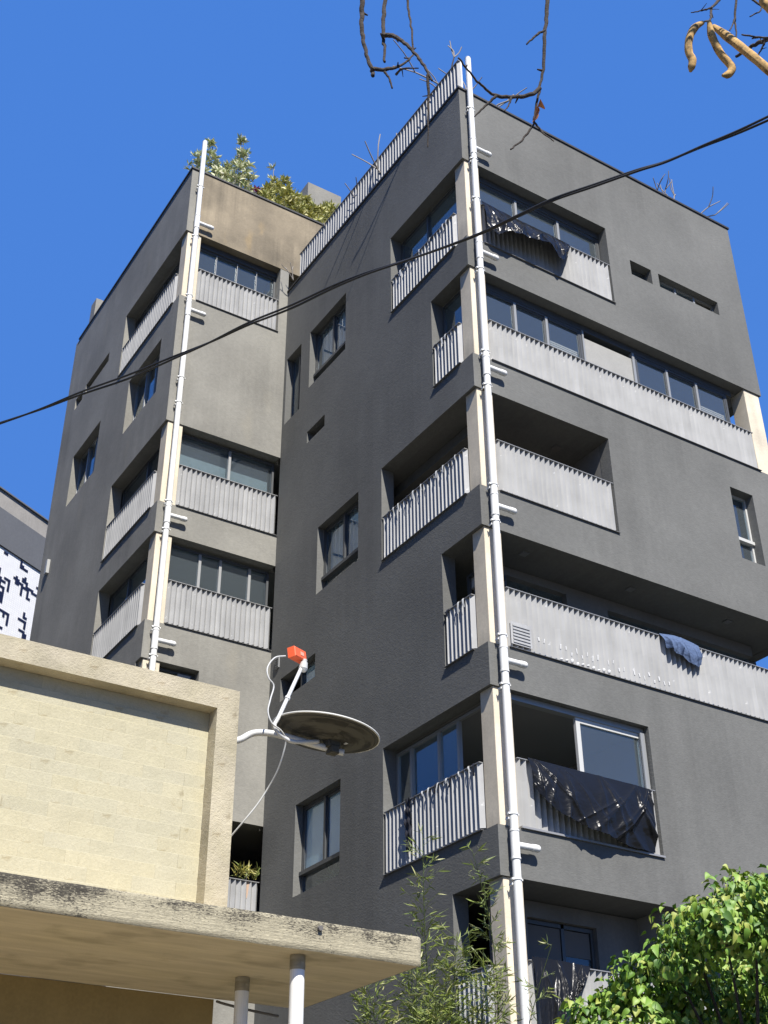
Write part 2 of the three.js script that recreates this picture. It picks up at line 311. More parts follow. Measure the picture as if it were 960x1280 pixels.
// the loggia below: dark and open; a ceiling lamp
mk('ceiling_lamp', new THREE.CylinderGeometry(0.09, 0.09, 0.03, 16).translate(2.45, T[2] - 0.016, -0.75), M.dark, tower);
mk('loggia_wall', bx(3.104, 3.25, S[2], T[2], -2.59, -TH - 0.003), M.logWall, tower);
mk('loggia_beam', bx(0.6, 0.75, T[2] - 0.22, T[2] - 0.004, -4.2, -1.0), M.front, tower);
mk('wall_unit', cbx(0.5, 1.0, 14.35, 14.62, -4.29, -4.1, 0.02), M.white, tower);
// the long loggia: back wall with dark door openings, square ceiling spots
mk('loggia_back_wall', merge([bx(0.6, 1.2, S[1], T[1], -1.1, -0.95), bx(1.2, 2.54, 12.58, T[1], -1.1, -0.95), bx(2.54, 3.5, S[1], T[1], -1.1, -0.95), bx(3.5, 7.2, 12.52, T[1], -1.1, -0.95), bx(4.6, 5.35, S[1], 12.5, -1.16, -1.11)]), M.logWall, tower);
mk('door_pane', bx(1.22, 2.52, S[1] + 0.02, 12.56, -1.06, -1.054), M.glass, tower);
{ const s = grp('louvred_shutter', tower); for (let i = 0; i < 8; i++) mk('slat', bx(0.72, 1.16, 11.6 + i * 0.12, 11.69 + i * 0.12, -0.94, -0.9), M.aluDark, s); }
mk('sliding_door', bx(3.52, 7.18, S[1] + 0.02, 12.5, -1.05, -1.044), M.glass, tower);
for (const x of [1.19, 3.6, 6.02]) mk('ceiling_spot', bx(x - 0.07, x + 0.07, T[1] - 0.02, T[1] + 0.002, -0.48, -0.34), M.tray, tower);
{ // a small louvred vent behind the pipe, set into the railing
  const v = grp('vent_grille', tower); mk('grille_frame', merge([bx(0.46, 0.88, 10.66, 11.06, 0.003, 0.01)]), M.rail, v);
  for (let i = 0; i < 6; i++) mk('louvre', bx(0.5, 0.84, 10.69 + i * 0.058, 10.72 + i * 0.058, 0.011, 0.024), M.rail, v);
}
{ // white paint spatter on the folds of the long railing
  const pm = new THREE.MeshStandardMaterial({ color: lin(0.6, 0.6, 0.59), roughness: 0.6 }), d = grp('paint_drips', tower), nf = Math.round(6.86 / PITCH), st = 6.86 / nf; seed(321);
  for (let k = 5; k < 31; k++) { if (rnd() < 0.25) continue; const x = 0.43 + (k + 0.5) * st - 0.012, y = 10.86 + rr(-0.04, 0.1) - 0.004 * k, h = rr(0.03, 0.09); const m = mk('paint_drip', new THREE.CapsuleGeometry(rr(0.007, 0.014), h, 3, 6).scale(1, 1, 0.35), pm, d); m.position.set(x, y, -0.01); m.rotation.set(0, -0.98, rr(-0.2, 0.2)); }
  for (let k = 9; k < 19; k++) { const m = mk('paint_drip', new THREE.SphereGeometry(0.028, 8, 6).scale(1, rr(0.6, 1.4), 0.3), pm, d); m.position.set(0.43 + (k + 0.5) * st - 0.014, 10.64 + rr(0, 0.04), -0.012); m.rotation.y = -0.98; }
}
// the storey with the blue-grey window and plastic
windowUnit(tower, FA, 1.78, 3.2, S[0] + 0.004, T[0] - 0.1, 0.14, [], { f: 0.085, mat: M.white });
mk('window_track', merge([bx(0.43, 3.21, T[0] - 0.098, T[0] - 0.004, -0.24, -0.12), bx(3.1, 3.19, S[0] + 0.01, T[0] - 0.102, -0.11, -0.08)]), M.alu, tower);
// ground loggia
mk('loggia_back_wall', merge([bx(0.5, 1.08, 4.75, 6.9, -1.0, -0.82), bx(1.08, 2.42, 6.66, 6.9, -1.0, -0.82), bx(2.42, 5.5, 4.75, 6.9, -1.0, -0.82)]), M.logWall, tower);
w = grp('balcony_door', tower); mk('frame', merge([bx(1.08, 1.14, 4.75, 6.65, -0.97, -0.9), bx(2.36, 2.42, 4.75, 6.65, -0.97, -0.9), bx(1.78, 1.84, 4.75, 6.65, -0.97, -0.9), bx(1.14, 2.36, 6.59, 6.65, -0.97, -0.9)]), M.aluDark, w); mk('door_leaf', bx(1.85, 2.35, 6.2, 6.58, -0.96, -0.93), M.dark, w); mk('door_leaf', bx(1.85, 2.35, 4.8, 5.7, -0.96, -0.93), M.dark, w); mk('pane', bx(1.85, 2.35, 5.703, 6.197, -0.945, -0.94), M.glass, w); mk('door_leaf', bx(1.15, 1.77, 4.8, 6.58, -0.95, -0.92), M.dark, w);

// side facade windows
const G = M.aluDark;
windowUnit(tower, FB, -2.68, -0.4, S[4] + 0.004, T[4] - 0.06, 0.26, [-1.65], { mat: G });
windowUnit(tower, FB, -1.24, -0.4, S[3] + 0.004, T[3] - 0.06, 0.26, [], { mat: G });
windowUnit(tower, FB, -1.16, -0.4, S[1] + 0.004, T[1] - 0.3, 0.5, [], { mat: G, open: [0] });
windowUnit(tower, FB, -3.08, -0.4, S[0] + 0.004, T[0] - 0.06, 0.26, [-2.62, -1.8, -1.25], { mat: M.alu, frame: M.alu, open: [3] });
FB(mk('blind_box', bx(-1.14, -0.5, 12.2, 12.42, -0.66, -0.57), M.white, tower));
w = windowUnit(tower, FB, -6.218, -4.582, 19.662, 21.298, 0.16, [-5.38], { mat: G, transom: 20.08, sash: 0.04 }); cloth(w, -6.1, -4.7, 20.1, 21.25, -0.28, 0.03, 9, M.drape);
w = windowUnit(tower, FB, -5.608, -3.972, 14.002, 15.578, 0.16, [-4.77], { mat: G, transom: 14.42, sash: 0.04 }); cloth(w, -5.5, -4.1, 14.45, 15.53, -0.28, 0.03, 9, M.drape);
w = windowUnit(tower, FB, -6.178, -4.522, 8.052, 9.768, 0.16, [-5.33], { mat: G, transom: 8.52, sash: 0.04 }); cloth(w, -6.12, -4.58, 8.54, 9.72, -0.212, 0.002, 1, M.curtain, 'roller_blind');
w = windowUnit(tower, FB, -7.368, -6.652, 19.332, 21.268, 0.16, [-7.0], { mat: G }); cloth(w, -7.3, -6.7, 19.4, 21.2, -0.34, 0.02, 5, M.drape);
windowUnit(tower, FB, -6.218, -5.432, 18.102, 18.408, 0.22, [], { mat: G, f: 0.02 });
w = windowUnit(tower, FB, -6.998, -5.572, 12.172, 12.678, 0.14, [-6.35], { mat: G, f: 0.04, open: [0] }); cloth(w, -6.3, -5.62, 12.2, 12.65, -0.21, 0.002, 1, M.curtain, 'roller_blind');
{ const v = facing(0)(grp('wall_vent', tower)); mk('vent_plate', bx(-7.24, -7.08, 12.98, 13.22, 0.001, 0.025), M.alu, v); for (let i = 0; i < 4; i++) mk('louvre', bx(-7.22, -7.1, 13.0 + i * 0.055, 13.03 + i * 0.055, 0.026, 0.036), M.aluDark, v); }

// white downpipe with couplings, clamps and an overflow stub at every storey
function downpipe(parent, x, z, y0, y1, stubs, clamps, lean = 0) {
  const p = grp('downpipe', parent), px = (y) => x + lean * (y - y0);
  mk('pipe', rod(V(px(y0), y0, z), V(px(y1), y1, z), 0.062, 0.062, 20), M.pipe, p);
  mk('pipe_cap', new THREE.SphereGeometry(0.066, 16, 8, 0, 6.3, 0, 1.6).scale(1, 0.6, 1).translate(px(y1), y1, z), M.pipe, p);
  for (const y of stubs) {
    mk('coupling', merge([rod(V(px(y), y - 0.2, z), V(px(y), y + 0.2, z), 0.068, 0.068, 20), rod(V(px(y), y + 0.19, z), V(px(y), y + 0.215, z), 0.074, 0.074, 20), rod(V(px(y), y - 0.215, z), V(px(y), y - 0.19, z), 0.074, 0.074, 20)]), M.pipe, p);
    const st = mk('overflow_stub', rod(V(px(y) + 0.05, y, z), V(px(y) + 0.39, y + 0.005, z), 0.049, 0.049, 16), M.pipe, p);
    mk('stub_elbow', merge([new THREE.SphereGeometry(0.056, 14, 10).translate(px(y) + 0.4, y + 0.005, z), rod(V(px(y) + 0.31, y + 0.004, z), V(px(y) + 0.38, y + 0.005, z), 0.056, 0.056, 16)]), M.pipe, st);
  }
  for (const y of clamps) mk('clamp', merge([rod(V(px(y), y - 0.014, z), V(px(y), y + 0.014, z), 0.073, 0.073, 18), bx(px(y) - 0.1, px(y) - 0.05, y - 0.014, y + 0.014, z - 0.02, z + 0.02), bx(px(y) + 0.05, px(y) + 0.09, y - 0.012, y + 0.012, z - 0.02, z + 0.02), bx(px(y) - 0.085, px(y) - 0.07, y - 0.08, y - 0.05, z - 0.09, z - 0.01)]), M.pipe, p);
}
downpipe(tower, 0.2, 0.12, 0.14, 24.45, [7.34, 10.26, 13.11, 16.06, 18.87, 21.73], [6.84, 7.79, 9.84, 10.68, 12.79, 13.51, 15.63, 16.4, 18.4, 20.26, 21.36, 22.86]);

// ---- rear tower
const RTOP = 26.32, RL = -15.4;
const SR = [7.62, 10.58, 13.5, 16.33, 22.11], TR = [9.73, 12.66, 15.57, 18.45, 24.2];
// front face: below the band, then the stained band of the parapet, set a little proud
RA(mk('front_wall', wall([[[[RX, 0], [-0.002, 0], [-0.002, SR[0]], [-0.7, SR[0]], [-0.7, TR[0]], [-0.002, TR[0]], [-0.002, SR[2]], [RX, SR[2]], [RX, TR[1]], [-1.6, TR[1]], [-1.6, 11.2], [RX, 11.2]]],
  [[[RX, TR[2]], [-0.002, TR[2]], [-0.002, SR[3]], [RX, SR[3]]]],
  [[[RX, TR[3]], [-0.002, TR[3]], [-0.002, TR[4] - 0.002], [-0.24, TR[4] - 0.002], [-0.24, SR[4]], [RX, SR[4]]]]]), M.rear, rear));
RA(mk('parapet_band', wall([[[[RX + 0.3, TR[4]], [7.5, TR[4]], [7.5, RTOP], [RX + 0.3, RTOP]]]], 0.26).translate(0, 0, 0.006), M.rearBand, rear));
RA(mk('parapet_corner', wall([[[[RX, TR[4]], [RX + 0.298, TR[4]], [RX + 0.298, RTOP], [RX, RTOP]]]], 0.28), M.rear, rear));
{
  const o = [[RL, 0], [RZ - TH, 0]];
  for (const [a, b, z] of [[SR[2], TR[2], -10.6], [SR[3], TR[3], -10.66], [SR[4], TR[4], -11.25]]) o.push([RZ - TH, a], [z, a], [z, b], [RZ - TH, b]);
  o.push([RZ - TH, RTOP], [RL, RTOP]);
  RB(mk('side_wall', wall([[o, [[-10.33, -8.35, 19.78, 21.38], [-14.2, -12.22, 19.78, 21.38], [-14.0, -12.28, 23.38, 23.7], [-14.8, -14.22, 23.34, 23.7]]]]), M.rear, rear));
}
mk('far_wall', merge([bx(RX, 7.5, 0, RTOP, RL - 0.25, RL - 0.002), bx(7.25, 7.5, 22, RTOP, RL, RZ - 0.3)]), M.rear, rear);
for (const [a, b] of [[TR[0], SR[1]], [TR[1], SR[2]], [TR[2], SR[3]], [TR[3], 19.2], [21.5, SR[4]], [TR[4], 25.3]]) mk('floor_slab', bx(RX + TH + 0.002, 5, a + 0.003, b - 0.003, RL, RZ - TH - 0.002), M.inside, rear);
mk('inner_wall', bx(0.2, 5, 0, 24.1, RL, RZ - 2.4), M.inside, rear);
mk('inner_partition', merge([bx(RX + TH + 0.01, 0.19, 5, 24.1, -11.6, -11.4), bx(-0.24, -0.1, SR[4], TR[4], RZ - 2.4, RZ - TH - 0.004)]), M.inside, rear);
mk('parapet_coping', merge([bx(RX - 0.03, 7.53, RTOP, RTOP + 0.05, RZ - TH - 0.02, RZ + 0.035), bx(RX - 0.03, RX + TH + 0.02, RTOP, RTOP + 0.05, RL, RZ - TH - 0.022)]), M.coping, rear);
for (const k of [1, 2, 3, 4]) mk('corner_column', cbx(RX + 0.06, RX + 0.42, (k === 1 ? 11.2 : SR[k]) + 0.002, TR[k] - 0.002, RZ - 0.37, RZ - 0.03, 0.008), M.column, rear);
railing(rear, RA, RX + 0.43, -0.25, SR[4] + 0.004, 23.14, { off: 3.1 });
railing(rear, RA, RX + 0.43, -0.03, SR[3] + 0.004, 17.4, { off: 0.2 });
railing(rear, RA, RX + 0.43, -0.03, SR[2] + 0.004, 14.53, { off: 1.1 });
railing(rear, RA, -0.69, -0.03, SR[0] + 0.004, 8.64, { off: 0.6 });
railing(rear, RB, -11.23, RZ - 0.38, SR[4] + 0.004, 23.06);
railing(rear, RB, -10.64, RZ - 0.38, SR[3] + 0.004, 17.3);
railing(rear, RB, -10.58, RZ - 0.38, SR[2] + 0.004, 14.5);
windowUnit(rear, RA, RX + 0.43, -0.25, SR[4] + 0.004, TR[4] - 0.16, 0.24, [-1.9, -1.33, -0.79], { mw: 0.014 });
mk('window_head', bx(RX + 0.43, -0.25, TR[4] - 0.158, TR[4] - 0.003, RZ - 0.33, RZ - 0.2), M.aluDark, rear);
w = windowUnit(rear, RA, RX + 0.43, -0.03, SR[3] + 0.004, TR[3] - 0.06, 0.24, [-1.16], { mw: 0.06 }); cloth(w, RX + 0.5, -0.1, SR[3] + 0.1, TR[3] - 0.14, -0.42, 0.003, 1, M.logWall, 'roller_blind');
windowUnit(rear, RA, RX + 0.43, -0.03, SR[2] + 0.004, TR[2] - 0.06, 0.24, [-1.68, -1.2, -0.5], { mw: 0.06 });
windowUnit(rear, RA, RX + 0.43, -1.605, 11.204, TR[1] - 0.04, 0.2, [], { mat: G });
mk('window_sash', bx(-2.0, -1.72, 12.3, 12.56, RZ - 0.17, RZ - 0.14), M.alu, rear);
windowUnit(rear, RB, -11.23, RZ - 0.4, SR[4] + 0.004, TR[4] - 0.1, 0.3, [-9.4], { mat: G });
w = windowUnit(rear, RB, -10.64, RZ - 0.4, SR[3] + 0.004, TR[3] - 0.06, 0.3, [-9.1], { mat: G });
windowUnit(rear, RB, -10.58, RZ - 0.4, SR[2] + 0.004, TR[2] - 0.06, 0.3, [-9.5, -8.3], { mat: G });
for (const z of [-10.328, -14.198]) { const q = windowUnit(rear, RB, z, z + 1.976, 19.782, 21.378, 0.2, [z + 0.7, z + 1.3], { mat: M.alu, f: 0.04 }); }
windowUnit(rear, RB, -13.998, -12.282, 23.382, 23.698, 0.2, [-13.1], { mat: G, f: 0.025 });
windowUnit(rear, RB, -14.798, -14.222, 23.342, 23.698, 0.2, [], { mat: G, f: 0.025 });
downpipe(rear, -2.65, RZ + 0.12, 10, 27.3, [13.04, 15.97, 21.66, 24.46], [12.69, 13.31, 15.61, 16.3, 18.92, 19.62, 22.07, 23.98, 25.68]);
// roof-top housings
mk('roof_housing', merge([bx(2.3, 3.5, 25.4, 31.9, -12.3, -11.0), bx(1.5, 2.25, 25.4, 31.2, -12.6, -11.2)]), M.rear, rear);
mk('roof_housing_cover', bx(1.45, 2.28, 31.2, 31.28, -12.65, -11.15), M.white, rear);
mk('roof_vent', bx(-2.8, -2.35, RTOP - 0.4, RTOP + 1.0, -14.9, -14.5), M.rear, rear);
RB(mk('wall_bracket', bx(-15.0, -14.86, 18.1, 18.5, 0.001, 0.08), M.alu, rear));
mk('roof_slab', bx(RX + TH + 0.002, 7.2, 25.31, 25.4, RL, RZ - TH - 0.002), M.ground, rear);

/* ------------------------------------------------------------------ cream house in front */
const house = thing('rendered_house', 'cream painted block house with a stained concrete canopy on pipes', 'building');
{
  const creamFn = (base, amt) => tex(1024, (i, j) => {
    const a = i10(cloudA, i, j) - 0.5, b = i10(cloudB, i * 2, j * 2) - 0.5, d = smooth(0.66, 0.76, i10(cloudA, i * 3 + 200, j * 3)), g = i9(grain, i, j) - 0.5;
    const sm = 0.6 * smooth(0.6, 0.74, i10(cloudA, i * 4 + 90, j * 2 + 130)) * smooth(0.52, 0.66, i10(cloudB, i * 2 + 300, j * 2 + 500)), q = 1 + amt * 1.3 * a + 0.5 * amt * b + 0.09 * g - 0.07 * d - 0.3 * sm;
    return [base[0] * q, base[1] * (q - 0.02 * d - 0.03 * sm), base[2] * (q - 0.05 * d - 0.08 * sm + 0.3 * amt * b)];
  }, 1 / 1.8);
  const cream = new THREE.MeshStandardMaterial({ map: creamFn([176, 169, 142], 0.10), roughness: 0.85, bumpMap: roughBump, bumpScale: 0.0035 });
  const cream2 = new THREE.MeshStandardMaterial({ map: creamFn([175, 169, 144], 0.10), roughness: 0.85, bumpMap: roughBump, bumpScale: 0.0035 });
  const render = new THREE.MeshStandardMaterial({ map: creamFn([168, 159, 136], 0.3), roughness: 0.92, bumpMap: roughBump, bumpScale: 0.009 });
  const olive = new THREE.MeshStandardMaterial({ map: paintTex([150, 130, 84], 0.12, [-8, -8, -6], 3, 0), roughness: 0.9 });
  const ZW = 5.0, XR = -6.585, YT = 6.25, YB = 6.05, XI = -6.79, ZR = ZW - 0.15, XL = -13.5;
  mk('parapet_beam', merge([bx(XL, XI, YB, YT, 4.6, ZW)]), render, house);
  mk('corner_pier', bx(XI + 0.001, XR, 4.2, YT, 4.55, ZW), render, house);
  mk('wall_core', bx(XL, XI, 4.2, YB - 0.001, 4.6, ZR - 0.03), cream, house);
  mk('rear_walls', merge([bx(XR - 0.2, XR, 4.25, 6.0, 0.8, 4.549), bx(XL, XR, 6.0, 6.1, 0.8, 4.59)]), cream, house);
  // painted blocks, course by course, with shallow joints
  const w2 = house.children.find((c) => c.name === 'wall_core'), CH = 0.1145, BL = 0.372;
  seed(404);
  const geos = [];
  for (let v = 0; v < 24; v++) {
    const sh = new THREE.Shape(), hh = CH / 2 - 0.0001, t = 0.0006 + 0.0022 * (v % 6) / 5; [[-hh, -0.015], [-hh, 0.0145 - t], [hh - 0.004, 0.0145 + t], [hh - 0.0012, 0.0142 + t], [hh, 0.013 + t], [hh, -0.015]].forEach(([y, z], i) => (i ? sh.lineTo(z, y) : sh.moveTo(z, y))); sh.closePath();
    const g = new THREE.ExtrudeGeometry(sh, { depth: BL - 0.0006, bevelEnabled: false }); g.translate(0, 0, -BL / 2 + 0.0003); g.rotateY(-Math.PI / 2);
    geos.push(metric(g.index ? g.toNonIndexed() : g));
    const uv = geos[v].attributes.uv; for (let k = 0; k < uv.count; k++) uv.setXY(k, uv.getX(k) + v * 0.41, uv.getY(k) + v * 0.27);
  }
  let r = 0;
  for (let y = YB - 0.002 - CH / 2; y > 4.22; y -= CH, r++) for (let x = XI - BL * (r % 2 ? 0.5 : 1) + BL / 2 - 0.001 - 0.0 * rnd(), first = true; x > -9.35; x -= BL, first = false) {
    const half = r % 2 && first, b = mk('block', geos[Math.floor(rnd() * 24)], rnd() < 0.5 ? cream : cream2, w2);
    b.position.set(half ? XI - BL * 0.25 : x + (r % 2 ? 0 : 0), y, ZR - 0.015 + rr(-0.0007, 0.0007)); if (half) { b.scale.x = 0.5; }
    b.rotation.z = rr(-0.002, 0.002);
  }
  // canopy slab
  const flecks = noiseField(1024, 128, 128, 3, 811, 0.75), edge = tex(2048, (i, j) => {
    const u = i / 2048, v = j / 256, big = i10(cloudA, i >> 1, 300 + (j >> 2)), st = i9(streakBig, i >> 2, 9), fl = flecks[((j * 2) & 1023) * 1024 + (i & 1023)], fl2 = i10(cloudA, i * 3, j * 5 + 77), fine = i9(grain, i, j * 2);
    const m = 0.62 * smooth(0.1, 1, v) + 1.5 * (big - 0.5) + 0.9 * (st - 0.5) - 0.35 * smooth(0.45, 0.95, u), k = smooth(0.365, 0.53, 0.34 * m + 0.62 * fl + 0.35 * (fl2 - 0.5) + 0.25 * (fine - 0.5)) * 0.82;
    const l = 1 + 0.35 * (fine - 0.5) + 0.2 * (fl2 - 0.5);
    return [166 * l * (1 - k) + 42 * k, 158 * l * (1 - k) + 39 * k, 134 * l * (1 - k) + 34 * k];
  }, 1, true, 256);
  edge.wrapT = THREE.ClampToEdgeWrapping;
  const under = tex(1024, (i, j) => { const a = i10(cloudA, i, j * 2), b = i9(streakH, i, j), k = smooth(0.5, 0.66, i10(cloudB, i * 2, j * 3)); return [196 - 18 * k + 34 * (b - 0.5), 180 - 17 * k + 32 * (b - 0.5), 140 - 15 * k + 26 * (b - 0.5) + 8 * a]; }, 1 / 3);
  const edgeM = new THREE.MeshStandardMaterial({ map: edge, roughness: 0.95, bumpMap: roughBump, bumpScale: 0.008 });
  const x0 = -13.5, x1 = -5.065, y0 = 4.01, y1 = 4.24, z1 = 5.5, z0 = 3.5;
  { // front fascia: an uneven cast edge
    const g = new THREE.PlaneGeometry(x1 - x0, y1 - y0, 420, 12), p = g.attributes.position, uv = g.attributes.uv;
    for (let k = 0; k < p.count; k++) {
      const X = p.getX(k) + (x0 + x1) / 2, Y = p.getY(k), e = Math.max(Math.abs(Y) / 0.115 - 0.86, 0) / 0.14, s = i9(soft, Math.floor(X * 130) + 4000, Math.floor(Y * 300) + 200) - 0.5;
      p.setZ(k, 0.012 * s - 0.016 * e * e - (X > x1 - 0.02 ? 0.01 : 0)); p.setY(k, Y + 0.012 * s * (e > 0 ? 1 : 0)); uv.setXY(k, clamp((X + 9.2) / 4.14, -1.2, 1), uv.getY(k));
    }
    g.computeVertexNormals(); g.translate((x0 + x1) / 2, (y0 + y1) / 2, z1); const f = mk('canopy_fascia', g, edgeM, house);
    mk('fascia_outlet', rod(V(-6.02, 4.185, 5.49), V(-6.02, 4.18, 5.53), 0.02, 0.02, 12), M.dark, house);
  }
  mk('canopy_slab', bx(x0, x1 - 0.012, y0 + 0.002, y1 - 0.012, z0, z1 - 0.03), new THREE.MeshStandardMaterial({ map: under, roughness: 0.95, bumpMap: roughBump, bumpScale: 0.004 }), house);
  mk('side_fascia', bx(x1 - 0.011, x1, y0 + 0.004, y1 - 0.016, z0 + 0.002, z1 - 0.012), new THREE.MeshStandardMaterial({ map: edge, roughness: 0.95 }), house);
  mk('lower_wall', bx(x0, -5.95, 0, 4.008, 3.3, 3.499), olive, house);
  mk('side_wall', merge([bx(-5.94, -4.99, 0, 3.6, 0.9, 3.0), bx(-5.94, -4.99, 3.6, 3.78, 0.9, 3.05)]), cream, house);
  const post = (x, z, r) => { const p = grp('canopy_post', house); mk('pipe', rod(V(x, 0.13, z), V(x, 4.009, z), r, r, 20), M.pipe, p); mk('pipe_collar', rod(V(x, 3.9, z), V(x, 4.007, z), r + 0.004, r + 0.004, 20), render, p); };
  post(-6.09, 5.29, 0.058); post(-6.11, 4.38, 0.058);
  mk('wire_conduit', tube([V(-5.93, 3.99, 3.52), V(-5.9, 3.96, 3.6), V(-5.6, 3.94, 3.55), V(-5.3, 3.93, 3.5)], 0.012, 0.012, 6), M.dark, house);
}

/* ------------------------------------------------------------------ satellite dish */
{
  const d = thing('satellite_dish', 'shallow round satellite dish with orange box on its feed arm, fixed to the cream pier', 'satellite dish');
  const dirt = tex(512, (i, j) => { const k = smooth(0.4, 0.65, i9(soft, i, j)); return [80 - 36 * k, 78 - 36 * k, 70 - 34 * k]; }, 1 / 0.7);
  const back = new THREE.MeshStandardMaterial({ map: dirt, roughness: 0.8, side: THREE.DoubleSide }), face = new THREE.MeshStandardMaterial({ color: lin(0.66, 0.65, 0.6), roughness: 0.6 });
  const tube1 = new THREE.MeshStandardMaterial({ color: lin(0.62, 0.62, 0.6), roughness: 0.5 }), orange = new THREE.MeshStandardMaterial({ color: lin(0.86, 0.13, 0.04), roughness: 0.5 });
  const C = V(-5.66, 6.1, 4.9), n = V(0.1, 1, 0.1).normalize(), q = new THREE.Quaternion().setFromUnitVectors(V(0, 1, 0), n), R = 0.49, D = 0.085;
  const put = (g) => { g.applyQuaternion(q); g.translate(C.x, C.y, C.z); return g; };
  const prof = []; for (let i = 0; i <= 16; i++) { const r = R * i / 16; prof.push(new THREE.Vector2(Math.max(r, 0.001), D * (r / R) ** 2 - D)); }
  const outer = prof.map((v) => new THREE.Vector2(v.x, v.y - 0.006)), bowl = new THREE.LatheGeometry(prof, 64), shell = new THREE.LatheGeometry(outer, 64);
  mk('reflector_face', put(bowl), face, d); face.side = THREE.DoubleSide;
  mk('reflector_back', put(shell), back, d);
  mk('rim', put(new THREE.TorusGeometry(R, 0.009, 8, 80).rotateX(Math.PI / 2).translate(0, 0, 0)), face, d);
  mk('back_ring', put(new THREE.TorusGeometry(R * 0.93, 0.006, 6, 64).rotateX(Math.PI / 2).translate(0, -0.016, 0)), back, d);
  const arm0 = atPlane(343, 908, 2, 4.95), arm1 = atPlane(378, 832, 2, 4.9);
  mk('feed_arm', merge([tube([V(-5.75, 5.985, 4.93), atPlane(360, 925, 2, 4.95), arm0, arm0.clone().lerp(arm1, 0.12), arm0.clone().lerp(arm1, 0.5), arm1], 0.019, 0.017, 10, 40)]), tube1, d);
  mk('arm_ring', rod(arm0.clone().lerp(arm1, 0.44), arm0.clone().lerp(arm1, 0.47), 0.025, 0.025, 14), tube1, d);
  const horn = atPlane(379.5, 832, 2, 4.9), hx = V(0.1, 1, 0.1).normalize();
  mk('feed_horn', merge([rod(horn.clone().addScaledVector(hx, 0.03), horn.clone().addScaledVector(hx, -0.03), 0.034, 0.042, 18), rod(horn.clone().addScaledVector(hx, -0.03), horn.clone().addScaledVector(hx, -0.055), 0.042, 0.03, 18), rod(horn.clone().addScaledVector(hx, 0.06), horn.clone().addScaledVector(hx, 0.03), 0.025, 0.025, 14)]), M.white, d);
  const b = atPlane(371, 818.5, 2, 4.9), box = mk('converter_box', chamfered(0.2, 0.1, 0.09, 0.008), orange, d); box.position.copy(b); box.rotation.set(-0.1, 0.5, 0.16);
  const lab = mk('box_label', new THREE.BoxGeometry(0.055, 0.035, 0.004), new THREE.MeshStandardMaterial({ color: lin(0.7, 0.35, 0.25), roughness: 0.6 }), box); lab.position.set(0.02, 0, 0.0465);
  const m0 = V(-6.6, 5.86, 4.68), m1 = V(-6.42, 5.94, 4.7), m2 = V(-6.2, 6.03, 4.75), m3 = V(-5.75, 5.96, 4.9), m4 = V(-5.5, 5.925, 4.95);
  mk('mount_pipe', tube([V(-6.58, 5.88, 4.7), m1, V(-6.3, 6.02, 4.72), V(-6.15, 6.03, 4.78), m3, m4], 0.03, 0.03, 14, 60), tube1, d);
  mk('mount_bracket', merge([chamfered(0.13, 0.07, 0.1, 0.008).translate(-5.62, 5.975, 4.95), chamfered(0.09, 0.07, 0.1, 0.008).translate(-5.62, 5.92, 4.96)]), back, d);
  mk('wing_nut', merge([rod(V(-5.66, 6.0, 4.98), V(-5.5, 6.01, 5.0), 0.008), rod(V(-5.52, 6.0, 5.0), V(-5.48, 6.02, 5.0), 0.02)]), tube1, d);
  const cp = [[357, 820, 4.92], [344, 822, 4.92], [334, 836, 4.94], [336, 848, 4.95], [342, 856, 4.95], [338, 874, 4.96], [335, 890, 4.97], [340, 904, 4.98], [352, 914, 4.98], [357, 925, 4.95], [354, 942, 4.9], [346, 965, 4.8], [335, 985, 4.7], [322, 1005, 4.65], [305, 1026, 4.6], [288, 1046, 4.5]].map(([x, y, z]) => atPlane(x, y, 2, z));
  mk('coax_cable', tube(cp, 0.0075, 0.0075, 7, 90), M.white, d);
}

/* ------------------------------------------------------------------ overhead cable */
{
  const c = thing('power_cable', 'black twisted overhead power cable crossing in front of both towers', 'cable');
  const blk = new THREE.MeshStandardMaterial({ color: lin(0.012, 0.012, 0.013), roughness: 0.55 });
  const px = [[0, 529], [52, 511], [100, 492], [160, 471], [217, 447], [262, 428], [310, 405], [365, 383], [420, 357], [460, 341], [500, 328], [550, 311], [600, 292], [645, 271], [690, 250], [745, 231], [800, 212], [830, 203], [880, 182], [920, 166], [960, 148]].map(([x, y]) => atPlane(x, y, 1, 10.0));
  const a = px[0].clone().add(px[0].clone().sub(px[3]).multiplyScalar(3)), b = px[20].clone().add(px[20].clone().sub(px[17]).multiplyScalar(4)); a.y += 0.2; b.y += 0.25;
  const base = new THREE.CatmullRomCurve3([a, ...px, b], false, 'centripetal');
  for (let s = 0; s < 2; s++) {
    const pts = []; for (let i = 0; i <= 260; i++) { const t = i / 260, q = base.getPointAt(t), ph = i * 0.085 + s * Math.PI, sp = 0.014 + 0.007 * Math.sin(i * 0.06 + 1); q.y += Math.cos(ph) * sp; q.addScaledVector(V(0.53, 0, -0.85), Math.sin(ph) * sp); pts.push(q); }
    const curve = new THREE.CatmullRomCurve3(pts); mk('cable_strand', new THREE.TubeGeometry(curve, 520, 0.0108, 8), blk, c);
  }
}

